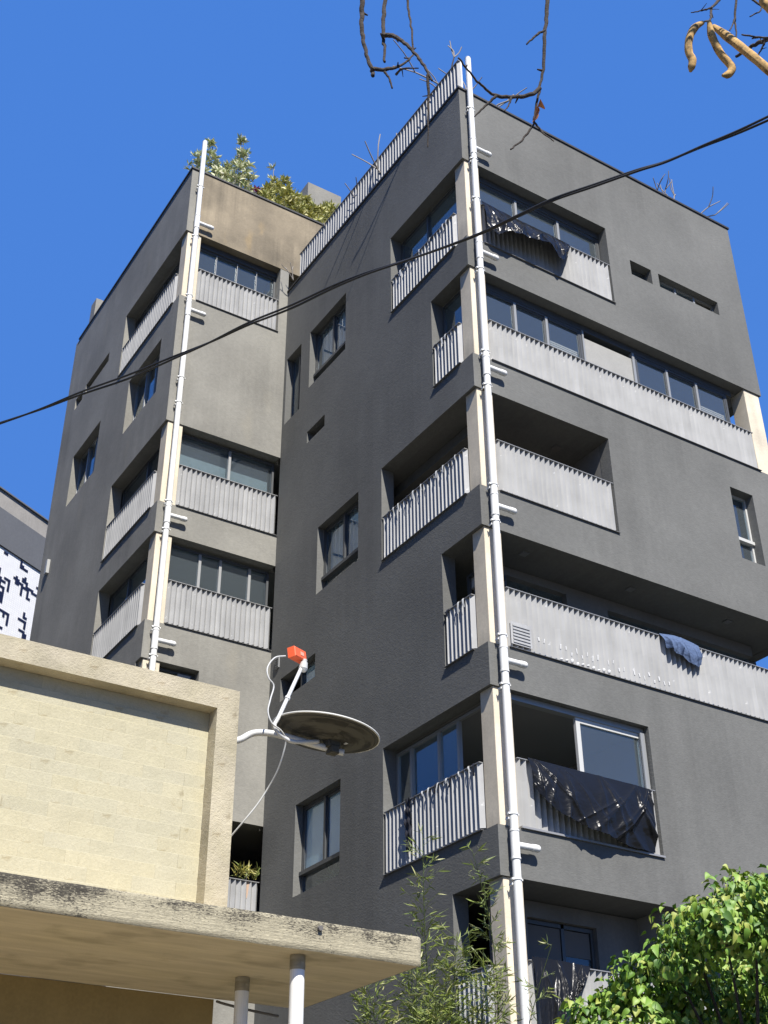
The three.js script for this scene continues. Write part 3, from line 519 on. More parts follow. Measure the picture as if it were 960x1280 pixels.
/* ------------------------------------------------------------------ plastic sheets and a towel on the railings */
function sheet(top, bot, nu, nv, amp, creases, sd, o = {}) {        // a sheet hung from one line to another, with sharp creases that fan out from where it is tied
  const A = new THREE.CatmullRomCurve3(top.map((p) => V(...p))), B = new THREE.CatmullRomCurve3(bot.map((p) => V(...p))), pos = [], uv = [], idx = [];
  seed(sd); const ties = Array.from({ length: o.ties ?? 6 }, (_, i) => (i + rr(0.2, 0.8)) / (o.ties ?? 6)), cr = [];
  for (let k = 0; k < creases; k++) { const a = ties[Math.floor(rnd() * ties.length)] + rr(-0.03, 0.03); cr.push([a, (rnd() < 0.75 ? rr(0.05, 0.5) : rr(-0.35, 0)) * (o.fan ?? 1), rr(0.006, 0.026), rr(-0.5, 1.4), rr(-0.3, 0.25), rr(0.7, 1.6)]); }
  for (let j = 0; j <= nv; j++) for (let i = 0; i <= nu; i++) {
    const s = i / nu, t = j / nv, p = A.getPoint(s).lerp(B.getPoint(clamp(s + 0.02 * Math.sin(9 * s + sd) * t)), t);
    let f = 0; for (const [a, sl, wd, h, t0, t1] of cr) { const x = (s - a - sl * t) / (wd * (0.5 + 1.4 * t)); if (x > -3 && x < 3) f += h * Math.exp(-Math.sqrt(x * x + 0.04) * 1.3) * smooth(t0, t0 + 0.2, t) * smooth(t1 + 0.2, t1 - 0.1, t); }
    const e = 0.3 + 0.7 * Math.min(1, t * 1.4), n = i9(soft, Math.floor(s * 300 + sd), Math.floor(t * 160)) - 0.5, n2 = i9(soft, Math.floor(s * 1100 + sd * 7), Math.floor(t * 420)) - 0.5;
    p.z += amp * (f * e + 2.2 * n * e + 0.1 * n2) + (o.bulge ?? 0.03) * Math.sin(t * 3.14);
    p.y += (j === nv ? 0.09 : j === nv - 1 ? 0.03 : 0) * (i9(soft, Math.floor(s * 900 + sd * 3), 40) - 0.5);
    p.z = Math.max(p.z, 0.012 + 0.004 * n2); pos.push(p.x, p.y, p.z); uv.push(s, t);
  }
  for (let j = 0; j < nv; j++) for (let i = 0; i < nu; i++) { const a = j * (nu + 1) + i, b = a + nu + 1; idx.push(a, b, a + 1, b, b + 1, a + 1); }
  const g = new THREE.BufferGeometry(); g.setAttribute('position', new THREE.Float32BufferAttribute(pos, 3)); g.setAttribute('uv', new THREE.Float32BufferAttribute(uv, 2)); g.setIndex(idx); g.computeVertexNormals(); return g;
}
const plastic = new THREE.MeshPhysicalMaterial({ color: lin(0.010, 0.010, 0.0105), roughness: 0.25, ior: 1.45, specularIntensity: 0.55, side: THREE.DoubleSide });
tag(mk(numbered('plastic_sheet'), sheet([[0.62, 8.78, 0.02], [1.13, 8.77, 0.025], [2.0, 8.76, 0.025], [2.82, 8.75, 0.025], [3.08, 8.74, 0.025]], [[0.64, 8.34, 0.07], [0.78, 8.08, 0.19], [1.1, 7.92, 0.21], [1.48, 7.81, 0.21], [1.92, 7.73, 0.18], [2.4, 7.7, 0.11], [3.0, 7.69, 0.05]], 320, 100, 0.033, 70, 19, { bulge: 0.05, ties: 5, fan: 1 }), plastic), 'wide black plastic sheet hanging below the single blue window', 'plastic sheet');
tag(mk(numbered('plastic_sheet'), sheet([[0.4, 20.42, 0.02], [0.9, 20.38, 0.025], [1.3, 20.37, 0.025], [1.8, 20.37, 0.025], [2.3, 20.37, 0.025], [2.64, 20.36, 0.025]], [[0.38, 19.6, 0.2], [0.56, 19.42, 0.26], [0.85, 19.55, 0.31], [1.12, 19.63, 0.31], [1.48, 19.64, 0.31], [1.9, 19.72, 0.3], [2.15, 19.52, 0.28], [2.4, 19.8, 0.16]], 300, 70, 0.038, 60, 12, { bulge: 0.03, fan: 0.6, ties: 9 }), plastic), 'crumpled black plastic sheet flapping on the topmost balcony railing', 'plastic sheet');
tag(mk(numbered('plastic_sheet'), sheet([[0.46, 5.84, 0.02], [0.8, 5.84, 0.025], [1.25, 5.83, 0.025], [1.5, 5.82, 0.025]], [[0.46, 4.9, 0.12], [0.62, 4.85, 0.15], [0.8, 5.0, 0.14], [1.2, 5.45, 0.12]], 180, 80, 0.03, 40, 33, { ties: 4 }), plastic), 'black plastic sheet draped on the lowest balcony beside leafy tree', 'plastic sheet');
{
  const towelM = new THREE.MeshStandardMaterial({ map: tex(512, (i, j) => { const v = 0.85 + 0.4 * (i9(grain, i, j) - 0.5) + 0.2 * (i9(soft, i, j) - 0.5); return [92 * v, 112 * v, 148 * v]; }, 3), roughness: 1, side: THREE.DoubleSide });
  tag(mk('towel', sheet([[3.74, 11.7, 0.02], [4.1, 11.73, 0.05], [4.4, 11.72, 0.04], [4.66, 11.69, 0.03]], [[3.8, 11.44, 0.06], [4.0, 11.37, 0.1], [4.2, 11.32, 0.1], [4.5, 11.23, 0.08], [4.62, 11.3, 0.06]], 140, 60, 0.034, 40, 8, { bulge: 0.04, fan: 0.35, ties: 8 }), towelM), 'crumpled blue towel hung over the long railing', 'towel');
}
{ // tattered tape left along the railing tops of the side facade
  const scrapM = new THREE.MeshStandardMaterial({ color: lin(0.62, 0.62, 0.6), roughness: 0.4, side: THREE.DoubleSide }), scrapD = new THREE.MeshStandardMaterial({ color: lin(0.03, 0.03, 0.035), roughness: 0.35, side: THREE.DoubleSide });
  seed(77);
  for (const [z0, z1, y, n] of [[-2.6, -0.45, 20.2, 9], [-3.0, -0.45, 14.5, 11], [-2.2, -0.42, 8.72, 10], [-1.2, -0.45, 17.37, 4], [-1.1, -0.45, 11.6, 3]]) {
    const t = grp('tattered_tape', tower);
    for (let i = 0; i < n; i++) {
      const z = z0 + (z1 - z0) * (i + rr(0.1, 0.9)) / n, L = rr(0.08, 0.22), wdt = rr(0.02, 0.045), sw = rr(-0.06, 0.06);
      const c = new THREE.CatmullRomCurve3([V(0.04, y + 0.004, z), V(-0.008, y + 0.008, z), V(-0.024, y - L * 0.4, z + sw * 0.4), V(-0.018, y - L, z + sw)]);
      const g = new THREE.PlaneGeometry(1, 1, 2, 10), p = g.attributes.position;
      for (let k = 0; k < p.count; k++) { const q = c.getPoint(0.5 - p.getY(k)); p.setXYZ(k, q.x - 0.01 * Math.sin(p.getX(k) * 7), q.y, q.z + p.getX(k) * wdt); }
      g.computeVertexNormals(); mk('tape_strip', g, i % 3 ? scrapM : scrapD, t);
    }
  }
  const g = new THREE.PlaneGeometry(0.16, 0.85, 8, 24), p = g.attributes.position; for (let k = 0; k < p.count; k++) p.setZ(k, 0.02 * Math.sin(p.getX(k) * 70 + p.getY(k) * 9) + 0.012 * Math.sin(p.getY(k) * 33)); g.computeVertexNormals(); g.rotateY(-Math.PI / 2); g.translate(-0.035, 8.28, -2.3);
  mk('torn_strip', g, scrapD, tower);
}

/* ------------------------------------------------------------------ plants */
function leafShape(L, W, fold, bend, n = 4) {                       // a curved, folded leaf blade along +y with its base at the origin
  const pos = [], idx = [];
  for (let i = 0; i <= n; i++) { const t = i / n, w = W * Math.pow(Math.sin(Math.PI * Math.min(1, 0.06 + 0.94 * t) ** 0.8), 0.9) * 0.5 * (i === n ? 0 : 1), y = L * t, z = -bend * L * t * t; pos.push(-w, y, z + fold * w, 0, y, z, w, y, z + fold * w); }
  for (let i = 0; i < n; i++) { const a = i * 3; idx.push(a, a + 1, a + 4, a, a + 4, a + 3, a + 1, a + 2, a + 5, a + 1, a + 5, a + 4); }
  const g = new THREE.BufferGeometry(); g.setAttribute('position', new THREE.Float32BufferAttribute(pos, 3)); g.setIndex(idx); g.computeVertexNormals(); return g;
}
const leafMat = (spec = 0.5, tr = 0.3) => new THREE.MeshPhysicalMaterial({ vertexColors: true, roughness: spec, transmission: tr, thickness: 0, side: THREE.DoubleSide });
class LeafBag {                                                    // many leaves in one geometry
  constructor() { this.p = []; this.n = []; this.c = []; this.i = []; }
  add(g, m, col) {
    const P = g.attributes.position, Nn = g.attributes.normal, b = this.p.length / 3, v = V(), nm = new THREE.Matrix3().getNormalMatrix(m);
    for (let k = 0; k < P.count; k++) { v.fromBufferAttribute(P, k).applyMatrix4(m); this.p.push(v.x, v.y, v.z); v.fromBufferAttribute(Nn, k).applyMatrix3(nm).normalize(); this.n.push(v.x, v.y, v.z); this.c.push(col.r, col.g, col.b); }
    for (const x of g.index.array) this.i.push(b + x);
  }
  build() { const g = new THREE.BufferGeometry(); g.setAttribute('position', new THREE.Float32BufferAttribute(this.p, 3)); g.setAttribute('normal', new THREE.Float32BufferAttribute(this.n, 3)); g.setAttribute('color', new THREE.Float32BufferAttribute(this.c, 3)); g.setIndex(this.i); return g; }
}
const pose = (pos, dir, roll, s) => { const q = new THREE.Quaternion().setFromUnitVectors(V(0, 1, 0), dir.clone().normalize()).multiply(new THREE.Quaternion().setFromAxisAngle(V(0, 1, 0), roll)); return new THREE.Matrix4().compose(pos, q, V(s, s, s)); };
// a leaf lying with its face turned to n and its tip to dir
const lay = (pos, n, dir, s) => { const y = dir.clone().addScaledVector(n, -dir.dot(n)).normalize(), x = y.clone().cross(n).normalize(); return new THREE.Matrix4().makeBasis(x, y, n.clone()).multiply(new THREE.Matrix4().makeScale(s, s, s)).setPosition(pos); };
const barkTex = tex(512, (i, j) => { const v = 0.7 + 0.7 * (i9(streakV, j, i) - 0.5) + 0.5 * (i9(soft, i * 2, j * 2) - 0.5); return [88 * v, 78 * v, 70 * v]; }, 4);
const bark = new THREE.MeshStandardMaterial({ map: barkTex, roughness: 0.95, bumpMap: roughBump, bumpScale: 0.004 });
const stickM = new THREE.MeshStandardMaterial({ color: lin(0.26, 0.24, 0.22), roughness: 0.9 });

// leafy tree beside the lowest balcony
{
  const t = thing('leafy_tree', 'bright green broad-leaved tree in front of the lowest balcony', 'tree');
  const D = 12.6, clumps = [[905, 1160, -0.3, 0.48], [862, 1165, 0.2, 0.34], [945, 1150, -0.2, 0.46], [840, 1205, -0.1, 0.34], [800, 1225, 0, 0.3], [775, 1250, 0.1, 0.28], [740, 1278, 0, 0.3], [850, 1268, 0.35, 0.38], [905, 1262, 0.85, 0.55], [945, 1240, 0.9, 0.5], [860, 1230, 0.45, 0.36], [985, 1180, 0, 0.46], [985, 1265, 1.2, 0.45], [800, 1295, -0.4, 0.4], [865, 1312, 0.5, 0.45], [945, 1315, 0.75, 0.55], [715, 1310, 0.1, 0.3], [1030, 1180, 0.4, 0.5], [1040, 1300, 1.2, 0.6], [900, 1400, 0.8, 0.7], [790, 1380, 0, 0.55], [930, 1118, 0.3, 0.26], [968, 1112, 0.2, 0.24]].map(([x, y, dd, r]) => [at(x, y, D + dd), r]);
  const geos = [leafShape(0.074, 0.066, 0.5, 0.45, 5), leafShape(0.085, 0.06, 0.3, 0.9, 5), leafShape(0.066, 0.07, 0.8, 0.3, 5)];
  geos.forEach((g) => { const c = new Float32Array(g.attributes.position.count * 3).fill(1); g.setAttribute('color', new THREE.BufferAttribute(c, 3)); });
  seed(909); const leaves = [];
  for (const [c, r] of clumps) {
    const n = Math.round(1700 * r * r * (1 + r) + 120);
    for (let k = 0; k < n; k++) {
      const o = V(rr(-1, 1), rr(-1, 1), rr(-1, 1)); if (o.length() > 1 || o.length() < 0.2) { k--; continue; }
      const rad = (0.5 + 0.55 * Math.pow(rnd(), 0.6)) * (0.86 + 0.3 * Math.sin(o.x * 5 + c.x * 9) * Math.sin(o.y * 6 + c.z * 7)); o.normalize(); const pos = c.clone().addScaledVector(o, r * rad); if (o.y < -0.55 && rnd() < 0.7) continue;
      const face = o.clone().multiplyScalar(0.7).add(V(rr(-0.8, 0.8), 0.55 + rr(-0.5, 0.5), rr(-0.5, 0.8))).normalize(), tip = o.clone().add(V(rr(-0.7, 0.7), -0.75, rr(-0.7, 0.7))).normalize();
      leaves.push({ pos, face, tip, s: 0.45 + 0.85 * Math.pow(rnd(), 0.8), g: Math.floor(rnd() * 3), k: rnd() });
    }
  }
  const inView = (l) => { const v = l.pos.clone().sub(CAM), d = v.dot(FWD), x = 480 + FOCAL * v.dot(RIGHT) / d, y = 640 - FOCAL * v.dot(UP) / d; return x > 680 && x < 955 && y > 1085 && y < 1275 ? d : 99; };
  leaves.forEach((l) => { l.d = inView(l); }); leaves.sort((a, b) => a.d - b.d);
  const tones = [lin(0.12, 0.24, 0.022), lin(0.18, 0.32, 0.035), lin(0.27, 0.39, 0.06), lin(0.07, 0.16, 0.018), lin(0.21, 0.34, 0.03), lin(0.33, 0.38, 0.07)];
  const lm = tones.map((c) => new THREE.MeshPhysicalMaterial({ color: c, roughness: 0.55, transmission: 0.22, thickness: 0, side: THREE.DoubleSide })), bag = new LeafBag();
  leaves.forEach((l, i) => {
    const m = lay(l.pos, l.face, l.tip, l.s), ti = Math.floor(l.k * 6);
    if (i < 300) { const o = mk('leaf', geos[l.g], lm[ti], t); o.applyMatrix4(m); } else bag.add(geos[l.g], m, tones[ti]);
  });
  const cr = mk('crown', bag.build(), leafMat(0.55, 0.22), t); cr.userData.kind = 'stuff';
  const base = V(at(930, 1300, D + 0.4).x, 0, at(930, 1300, D + 0.4).z), fork = base.clone().setY(2.6);
  mk('trunk', tube([base, base.clone().add(V(0.05, 1.2, 0)), fork], 0.11, 0.08, 10), bark, t);
  for (const [c, r] of clumps.slice(0, 17)) for (let k = 0; k < 4; k++) { const e = c.clone().add(V(rr(-1, 1), rr(0.1, 1), rr(-1, 1)).normalize().multiplyScalar(r * 0.95)); mk('twig', tube([c.clone(), c.clone().lerp(e, 0.5).add(V(0, 0.03, 0)), e], 0.009, 0.003, 5, 8), bark, t); }
  for (const [c] of clumps.slice(0, 12)) mk('limb', tube([fork.clone(), fork.clone().lerp(c, 0.5).add(V(rr(-0.1, 0.1), 0.1, 0)), c], 0.035, 0.008, 6), bark, t);
}
// bamboo
function bamboo(label, stems, sd) {
  const t = thing('bamboo', label, 'bamboo'), bag = new LeafBag(), lg = [leafShape(0.12, 0.015, 0.3, 0.25, 3), leafShape(0.09, 0.013, 0.3, 0.5, 3), leafShape(0.14, 0.017, 0.2, 0.1, 3)];
  seed(sd); const culmM = new THREE.MeshStandardMaterial({ color: lin(0.13, 0.17, 0.05), roughness: 0.5 });
  const col = () => { const k = rnd(); return k < 0.18 ? lin(0.38, 0.38, 0.14) : k < 0.55 ? lin(0.15, 0.2, 0.035) : lin(0.25, 0.31, 0.05); };
  for (const st of stems) {
    const pts = st.p.map(([x, y, d]) => at(x, y, d)), curve = new THREE.CatmullRomCurve3([V(pts[0].x + 0.1, 0, pts[0].z), ...pts]);
    mk('culm', tube([V(pts[0].x + 0.05, 0, pts[0].z), ...pts], 0.016, 0.003, 7, 40), culmM, t);
    const yA = st.low ?? pts[0].y, tt = []; const tw = [];
    for (let k = 0; k < st.n; k++) {
      const u = 1 - Math.pow(rnd(), st.pow ?? 0.8) * 0.75, p = curve.getPoint(u); if (p.y < yA - 0.9) continue;
      const ang = rr(0, 6.283), L = rr(0.15, 0.55) * (1.25 - u * 0.75) * (st.w ?? 1), dir = V(Math.cos(ang), rr(0.3, 1.1), Math.sin(ang)).normalize(), e = p.clone().addScaledVector(dir, L); e.y -= 0.12 * L;
      tw.push(rod(p, e, 0.003, 0.0015, 3));
      const m = 3 + Math.floor(rnd() * 6);
      for (let q = 0; q < m; q++) { const b = p.clone().lerp(e, rr(0.25, 1)), d2 = dir.clone().add(V(rr(-0.8, 0.8), rr(-0.9, 0.35), rr(-0.8, 0.8))).normalize(); bag.add(lg[Math.floor(rnd() * 3)], pose(b, d2, rr(0, 6.28), rr(0.6, 1.15)), col()); }
    }
    if (tw.length) mk('twigs', merge(tw), culmM, t);
  }
  const f = mk('foliage', bag.build(), leafMat(0.5, 0.3), t); f.userData.kind = 'stuff';
}
bamboo('tall thin bamboo shoot rising past the railing with a torn strip', [{ p: [[538, 1330, 14.4], [536, 1250, 14.4], [531, 1160, 14.4], [528, 1040, 14.4]], n: 95, w: 1.1, pow: 0.9 }], 21);
bamboo('bamboo growing close against the lowest corner column', [{ p: [[622, 1330, 15.6], [622, 1240, 15.6], [612, 1150, 15.5], [590, 1062, 15.4]], n: 105, w: 0.8 }, { p: [[655, 1330, 15.8], [672, 1240, 15.8], [690, 1180, 15.8]], n: 16, w: 0.8 }], 22);
bamboo('dense low bamboo clump beside the canopy end', [{ p: [[560, 1340, 14.2], [565, 1260, 14.2], [572, 1165, 14.2]], n: 170, w: 1.15 }, { p: [[520, 1340, 14], [520, 1270, 14], [512, 1190, 14]], n: 150, w: 1.15 }, { p: [[480, 1345, 13.8], [470, 1280, 13.8], [455, 1215, 13.8]], n: 110, w: 1.1 }, { p: [[595, 1345, 14.3], [602, 1270, 14.3], [610, 1200, 14.3]], n: 130, w: 1 }, { p: [[545, 1350, 13.7], [545, 1290, 13.7], [545, 1225, 13.7]], n: 150, w: 1.15 }], 23);

// shrubs along the roof edge of the rear tower
function rosettes(t, centers, count, size, sd, palette) {
  const bag = new LeafBag(), g = leafShape(0.17, 0.06, 0.2, 0.3, 3); seed(sd);
  for (const [c, r] of centers) for (let k = 0; k < count; k++) {
    const o = V(rr(-1, 1), rr(-0.8, 1), rr(-1, 1)); o.multiplyScalar(r); const p = c.clone().add(o), n = 8 + Math.floor(rnd() * 6);
    for (let q = 0; q < n; q++) { const a = rr(0, 6.28); bag.add(g, pose(p, V(Math.cos(a), rr(0, 1.1), Math.sin(a)), rr(0, 6.28), size * rr(0.7, 1.2)), palette[Math.floor(rnd() * palette.length)]); }
  }
  const f = mk('foliage', bag.build(), leafMat(0.55, 0.3), t); f.userData.kind = 'stuff';
}
const pale = [lin(0.52, 0.56, 0.28), lin(0.66, 0.66, 0.42), lin(0.4, 0.46, 0.22), lin(0.74, 0.72, 0.52)], olives = [lin(0.52, 0.5, 0.16), lin(0.62, 0.58, 0.26), lin(0.36, 0.38, 0.11)];
function roofShrub(label, stems, r, count, size, sd, palette, ybase = 25.4, z = RZ - 0.7) {
  const t = thing('roof_shrub', label, 'shrub', 'shrubs along the rear roof edge'); seed(sd);
  const cs = [];
  for (const [x, y, rad] of stems) {
    const top = atPlane(x, y, 2, z - rr(0, 0.5)), b = V(top.x + rr(-0.15, 0.15), ybase, top.z);
    mk('stem', tube([b, b.clone().lerp(top, 0.5).add(V(rr(-0.1, 0.1), 0, 0)), top], 0.025, 0.01, 6), stickM, t);
    for (let k = 0; k < 4; k++) cs.push([b.clone().lerp(top, 0.62 + 0.38 * k / 3), (rad ?? r) * (1 - 0.15 * k)]);
  }
  rosettes(t, cs, count, size, sd + 1, palette);
}
roofShrub('pale green roof shrub behind the white pipe of the rear tower', [[246, 198, 0.3], [266, 184, 0.3], [270, 205, 0.3]], 0.3, 6, 1, 61, pale);
roofShrub('tall slender pale green shrub, highest on the rear roof', [[302, 176, 0.16], [306, 195, 0.25], [300, 212, 0.3], [312, 222, 0.25]], 0.25, 6, 1, 62, pale);
roofShrub('low grey green roof shrub between pipe and tallest shrub', [[285, 212, 0.25], [278, 222, 0.3]], 0.25, 8, 1, 63, pale);
roofShrub('single thin stem with one leaf tuft on the rear roof', [[342, 209, 0.06]], 0.06, 1, 1, 64, pale);
roofShrub('yellow green roof bush beside magenta flowers', [[336, 238, 0.2], [346, 232, 0.2], [356, 228, 0.2], [330, 246, 0.25]], 0.25, 9, 1, 65, olives);
roofShrub('wide dense yellow green roof bush hanging near roof housing', [[362, 246, 0.35], [376, 254, 0.35], [388, 262, 0.3], [398, 268, 0.3]], 0.35, 13, 1, 66, olives);
roofShrub('dark yellow green roof bush at the corner tower railing', [[408, 262, 0.3], [416, 266, 0.25], [402, 272, 0.35]], 0.3, 13, 1, 67, olives);
roofShrub('small magenta flowering plant on the rear roof edge', [[318, 238, 0.13], [324, 241, 0.1]], 0.13, 4, 0.7, 68, [lin(0.35, 0.02, 0.10), lin(0.28, 0.03, 0.12), lin(0.15, 0.06, 0.06)]);

// bare, stubby-forked plants on the corner tower's roof
function fork(bag, p, dir, L, r, depth) {
  const e = p.clone().addScaledVector(dir, L); bag.push(tube([p, p.clone().lerp(e, 0.5).add(V(rr(-0.1, 0.1) * L, 0.04 * L, rr(-0.1, 0.1) * L)), e], r, r * 0.75, 6, 5));
  if (depth) for (let k = 0; k < (rnd() < 0.35 ? 3 : 2); k++) fork(bag, e, dir.clone().add(V(rr(-0.9, 0.9), rr(-0.1, 0.6), rr(-0.9, 0.9))).normalize(), L * rr(0.55, 0.85), r * 0.72, depth - 1);
}
function barePlant(label, base, dirs, L, sd, depth = 2, r = 0.022) {
  const t = thing('bare_roof_plant', label, 'plant', 'leafless plants on the roof'); seed(sd);
  for (const d of dirs) { const bag = []; fork(bag, base.clone(), V(...d).normalize(), L, r, depth); mk('branch', merge(bag), stickM, t); }
}
barePlant('leafless forked plant at the corner by the downpipe top', V(0.62, 23.0, -0.75), [[0.1, 1, 0.1], [0.5, 0.9, 0], [-0.3, 1, 0.1], [0.2, 1, -0.2]], 1.25, 81, 2, 0.03);
barePlant('leafless forked plant at the far end of the parapet', V(6.7, 23.0, -0.6), [[0, 1, 0.1], [0.6, 0.8, 0.2], [-0.5, 0.9, 0]], 0.9, 82, 2, 0.026);
barePlant('leafless twig plant midway along the roof railing', V(0.6, 23.0, -3.0), [[-0.2, 1, 0.1], [-0.6, 1, -0.2], [0.2, 1, 0.3]], 1.2, 83, 1, 0.024);
barePlant('small leafless twigs behind the roof railing', V(0.5, 23.0, -4.6), [[0, 1, 0], [-0.3, 1, 0.2]], 1.0, 84, 1, 0.02);
barePlant('leafless twigs near the recess end of the roof railing', V(0.5, 23.0, -5.8), [[-0.2, 1, 0.1], [0.1, 1, -0.3]], 0.95, 85, 1, 0.02);
barePlant('short leafless twigs poking out where both towers meet', V(-0.02, 23.7, -7.2), [[-0.6, 0.5, 0.2], [-0.2, 1, 0.1]], 0.3, 86, 1, 0.014);

// pots on the low rear balcony and in the lowest side window
{
  const t = thing('potted_plant', 'yellow green spiky plant on the lowest rear balcony', 'plant'), p = atPlane(308, 1096, 2, RZ - 0.15);
  mk('pot', new THREE.CylinderGeometry(0.12, 0.09, 0.3, 14).translate(p.x, p.y - 0.28, p.z), M.wood, t); mk('stem', rod(V(p.x, p.y - 0.14, p.z), V(p.x, p.y + 0.1, p.z), 0.012), stickM, t);
  const bag = new LeafBag(), g = leafShape(0.26, 0.035, 0.3, 0.5, 4); seed(91); for (let k = 0; k < 70; k++) { const a = rr(0, 6.28); bag.add(g, pose(V(p.x + rr(-0.22, 0.22), p.y + rr(-0.05, 0.14), p.z + rr(-0.05, 0.08)), V(Math.cos(a), rr(0.2, 1.2), Math.sin(a)), rr(0, 6.28), rr(0.6, 1)), rnd() < 0.5 ? lin(0.42, 0.38, 0.10) : lin(0.2, 0.24, 0.06)); }
  const f = mk('foliage', bag.build(), leafMat(0.5, 0.25), t); f.userData.kind = 'stuff';
  const t2 = thing('potted_plant', 'leafy plant behind the lower pane of the window with white blinds', 'plant'); const bag2 = new LeafBag(); seed(92);
  for (let k = 0; k < 130; k++) { const a = rr(0, 6.28); bag2.add(g, pose(V(0.42 + rr(-0.1, 0.12), rr(8.1, 8.4), rr(-5.6, -4.6)), V(Math.cos(a), rr(0, 1), Math.sin(a)), rr(0, 6.28), rr(0.4, 0.8)), rnd() < 0.6 ? lin(0.22, 0.24, 0.08) : lin(0.10, 0.15, 0.04)); }
  const f2 = mk('foliage', bag2.build(), leafMat(0.5, 0.25), t2); f2.userData.kind = 'stuff'; mk('planter', cbx(0.36, 0.56, 7.9, 8.12, -5.7, -4.6, 0.01), M.board, t2);
  mk('window_sill', bx(0.3, 0.9, 7.86, 7.898, -6.1, -4.55), M.inside, tower);
}

// bare tree overhead: limbs out of the frame carry the hanging branches and the pods
{
  const t = thing('bare_tree', 'leafless tree whose dark twigs and tan pods hang in from above', 'tree');
  const c1 = (L) => L.map(([x, y]) => [440 + x / 3.4286, y / 3.4286]), c2 = (L) => L.map(([x, y]) => [840 + x / 8, y / 8]);
  const br = (pts, d0, d1, r0, r1, conv = c1) => {
    r0 *= 1.25; r1 *= 1.3;
    const q = conv(pts), P = q.map(([x, y], i) => at(x, y, d0 + (d1 - d0) * i / (q.length - 1))), fine = []; const cv = new THREE.CatmullRomCurve3(P);
    const n = P.length * 4; for (let i = 0; i <= n; i++) { const p = cv.getPoint(i / n); if (i && i < n) p.add(V(rr(-1, 1), rr(-1, 1), rr(-1, 1)).multiplyScalar(r0 * 0.22)); fine.push(p); }
    const wob = Array.from({ length: 8 }, () => rnd());
    mk('branch', tube(fine, r0, r1, 8, n * 3, (s) => (r0 + (r1 - r0) * s) * (0.9 + 0.25 * wob[Math.floor(s * 7.9)])), bark, t);
    for (let k = 0; k < P.length - 1; k++) if (rnd() < 0.4) { const a = cv.getPoint((k + rnd()) / P.length), e = a.clone().add(V(rr(-1, 1), rr(-1, 0.6), rr(-1, 1)).multiplyScalar(0.028 + r0)); mk('twig_stub', rod(a, e, r0 * 0.5, r0 * 0.22, 6), bark, t); }
    return P;
  };
  seed(505);
  br([[45, -520], [45, -120], [45, 0], [42, 90], [45, 160], [62, 230], [85, 300], [90, 325]], 6.6, 6.2, 0.013, 0.007);
  br([[85, 298], [150, 295], [210, 280], [248, 250]], 6.23, 6.4, 0.0085, 0.004); br([[140, 308], [160, 335], [172, 378]], 6.26, 6.2, 0.005, 0.003); br([[190, 318], [215, 295], [285, 292]], 6.33, 6.2, 0.0055, 0.002);
  br([[165, -520], [150, -120], [143, 0], [135, 80], [135, 150], [138, 200], [140, 265]], 6.8, 6.3, 0.013, 0.005);
  br([[136, 148], [180, 155], [230, 190], [275, 235], [310, 285], [343, 345]], 6.42, 6.1, 0.0095, 0.004); br([[325, 320], [328, 420], [326, 520], [325, 630]], 6.13, 6.0, 0.006, 0.002);
  br([[230, -520], [235, -120], [238, 0], [248, 80], [258, 150], [258, 240], [225, 248]], 6.9, 6.4, 0.0085, 0.003);
  br([[850, -520], [842, -120], [838, 0], [832, 80], [825, 150], [825, 250], [812, 340], [800, 400], [785, 480], [770, 545], [720, 610], [680, 640]], 7.0, 6.3, 0.013, 0.003);
  br([[826, 128], [790, 150], [748, 190]], 6.69, 6.6, 0.006, 0.003); br([[805, 378], [770, 405], [690, 415], [615, 408], [560, 370], [520, 330], [490, 290], [455, 248]], 6.52, 6.2, 0.0095, 0.003);
  br([[618, 410], [570, 455], [525, 500]], 6.34, 6.25, 0.006, 0.0025); br([[683, 415], [672, 450], [655, 475]], 6.39, 6.3, 0.005, 0.002); br([[782, 525], [820, 570], [865, 605]], 6.37, 6.3, 0.005, 0.002);
  br([[640, -420], [560, -180], [470, 0], [400, 75], [388, 150], [380, 200], [320, 220]], 5.5, 5.0, 0.006, 0.0025, c2); br([[400, 75], [320, 100], [190, 125]], 5.12, 5.1, 0.0035, 0.0015, c2);
  br([[670, -420], [660, -200], [645, 0], [628, 180], [640, 300], [645, 390]], 5.7, 5.4, 0.005, 0.0025, c2); br([[628, 190], [605, 250], [578, 305]], 5.5, 5.4, 0.0035, 0.002, c2);
  br([[640, -300], [780, -50], [815, 0], [880, 50], [900, 60], [880, 110], [780, 165]], 5.5, 5.3, 0.005, 0.002, c2); br([[1150, 380], [960, 378], [830, 365], [700, 345]], 5.3, 5.45, 0.0045, 0.0025, c2);
  br([[1300, 300], [1100, 350], [960, 395], [850, 440], [740, 500], [640, 565]], 5.5, 5.7, 0.011, 0.005, c2); br([[940, 385], [900, 480], [860, 555]], 5.4, 5.4, 0.0045, 0.002, c2); br([[870, 370], [800, 385]], 5.4, 5.4, 0.004, 0.002, c2);
  // pods
  const podM = new THREE.MeshStandardMaterial({ map: tex(512, (i, j) => { const g = i9(grain, i, j) - 0.5, s = i9(soft, i, j) - 0.5, f = i9(streakV, j, i) - 0.5, d = smooth(0.56, 0.7, i9(soft, i * 2 + 60, j)), v = 1 + 0.3 * g + 0.35 * s + 0.35 * f - 0.3 * d; return [186 * v, 150 * v, 92 * v]; }, 4), roughness: 0.85 });
  const pod = (pts, d0, d1, r) => { const q = c2(pts), P = q.map(([x, y], i) => at(x, y, d0 + (d1 - d0) * i / (q.length - 1))); mk('seed_pod', tube(P, r, r, 12, 40, (s) => r * (0.55 + 0.5 * Math.min(1, s * 6)) * Math.min(1, 0.35 + (1 - s) * 8) * (1 + 0.025 * Math.sin(s * 34))), podM, t); };
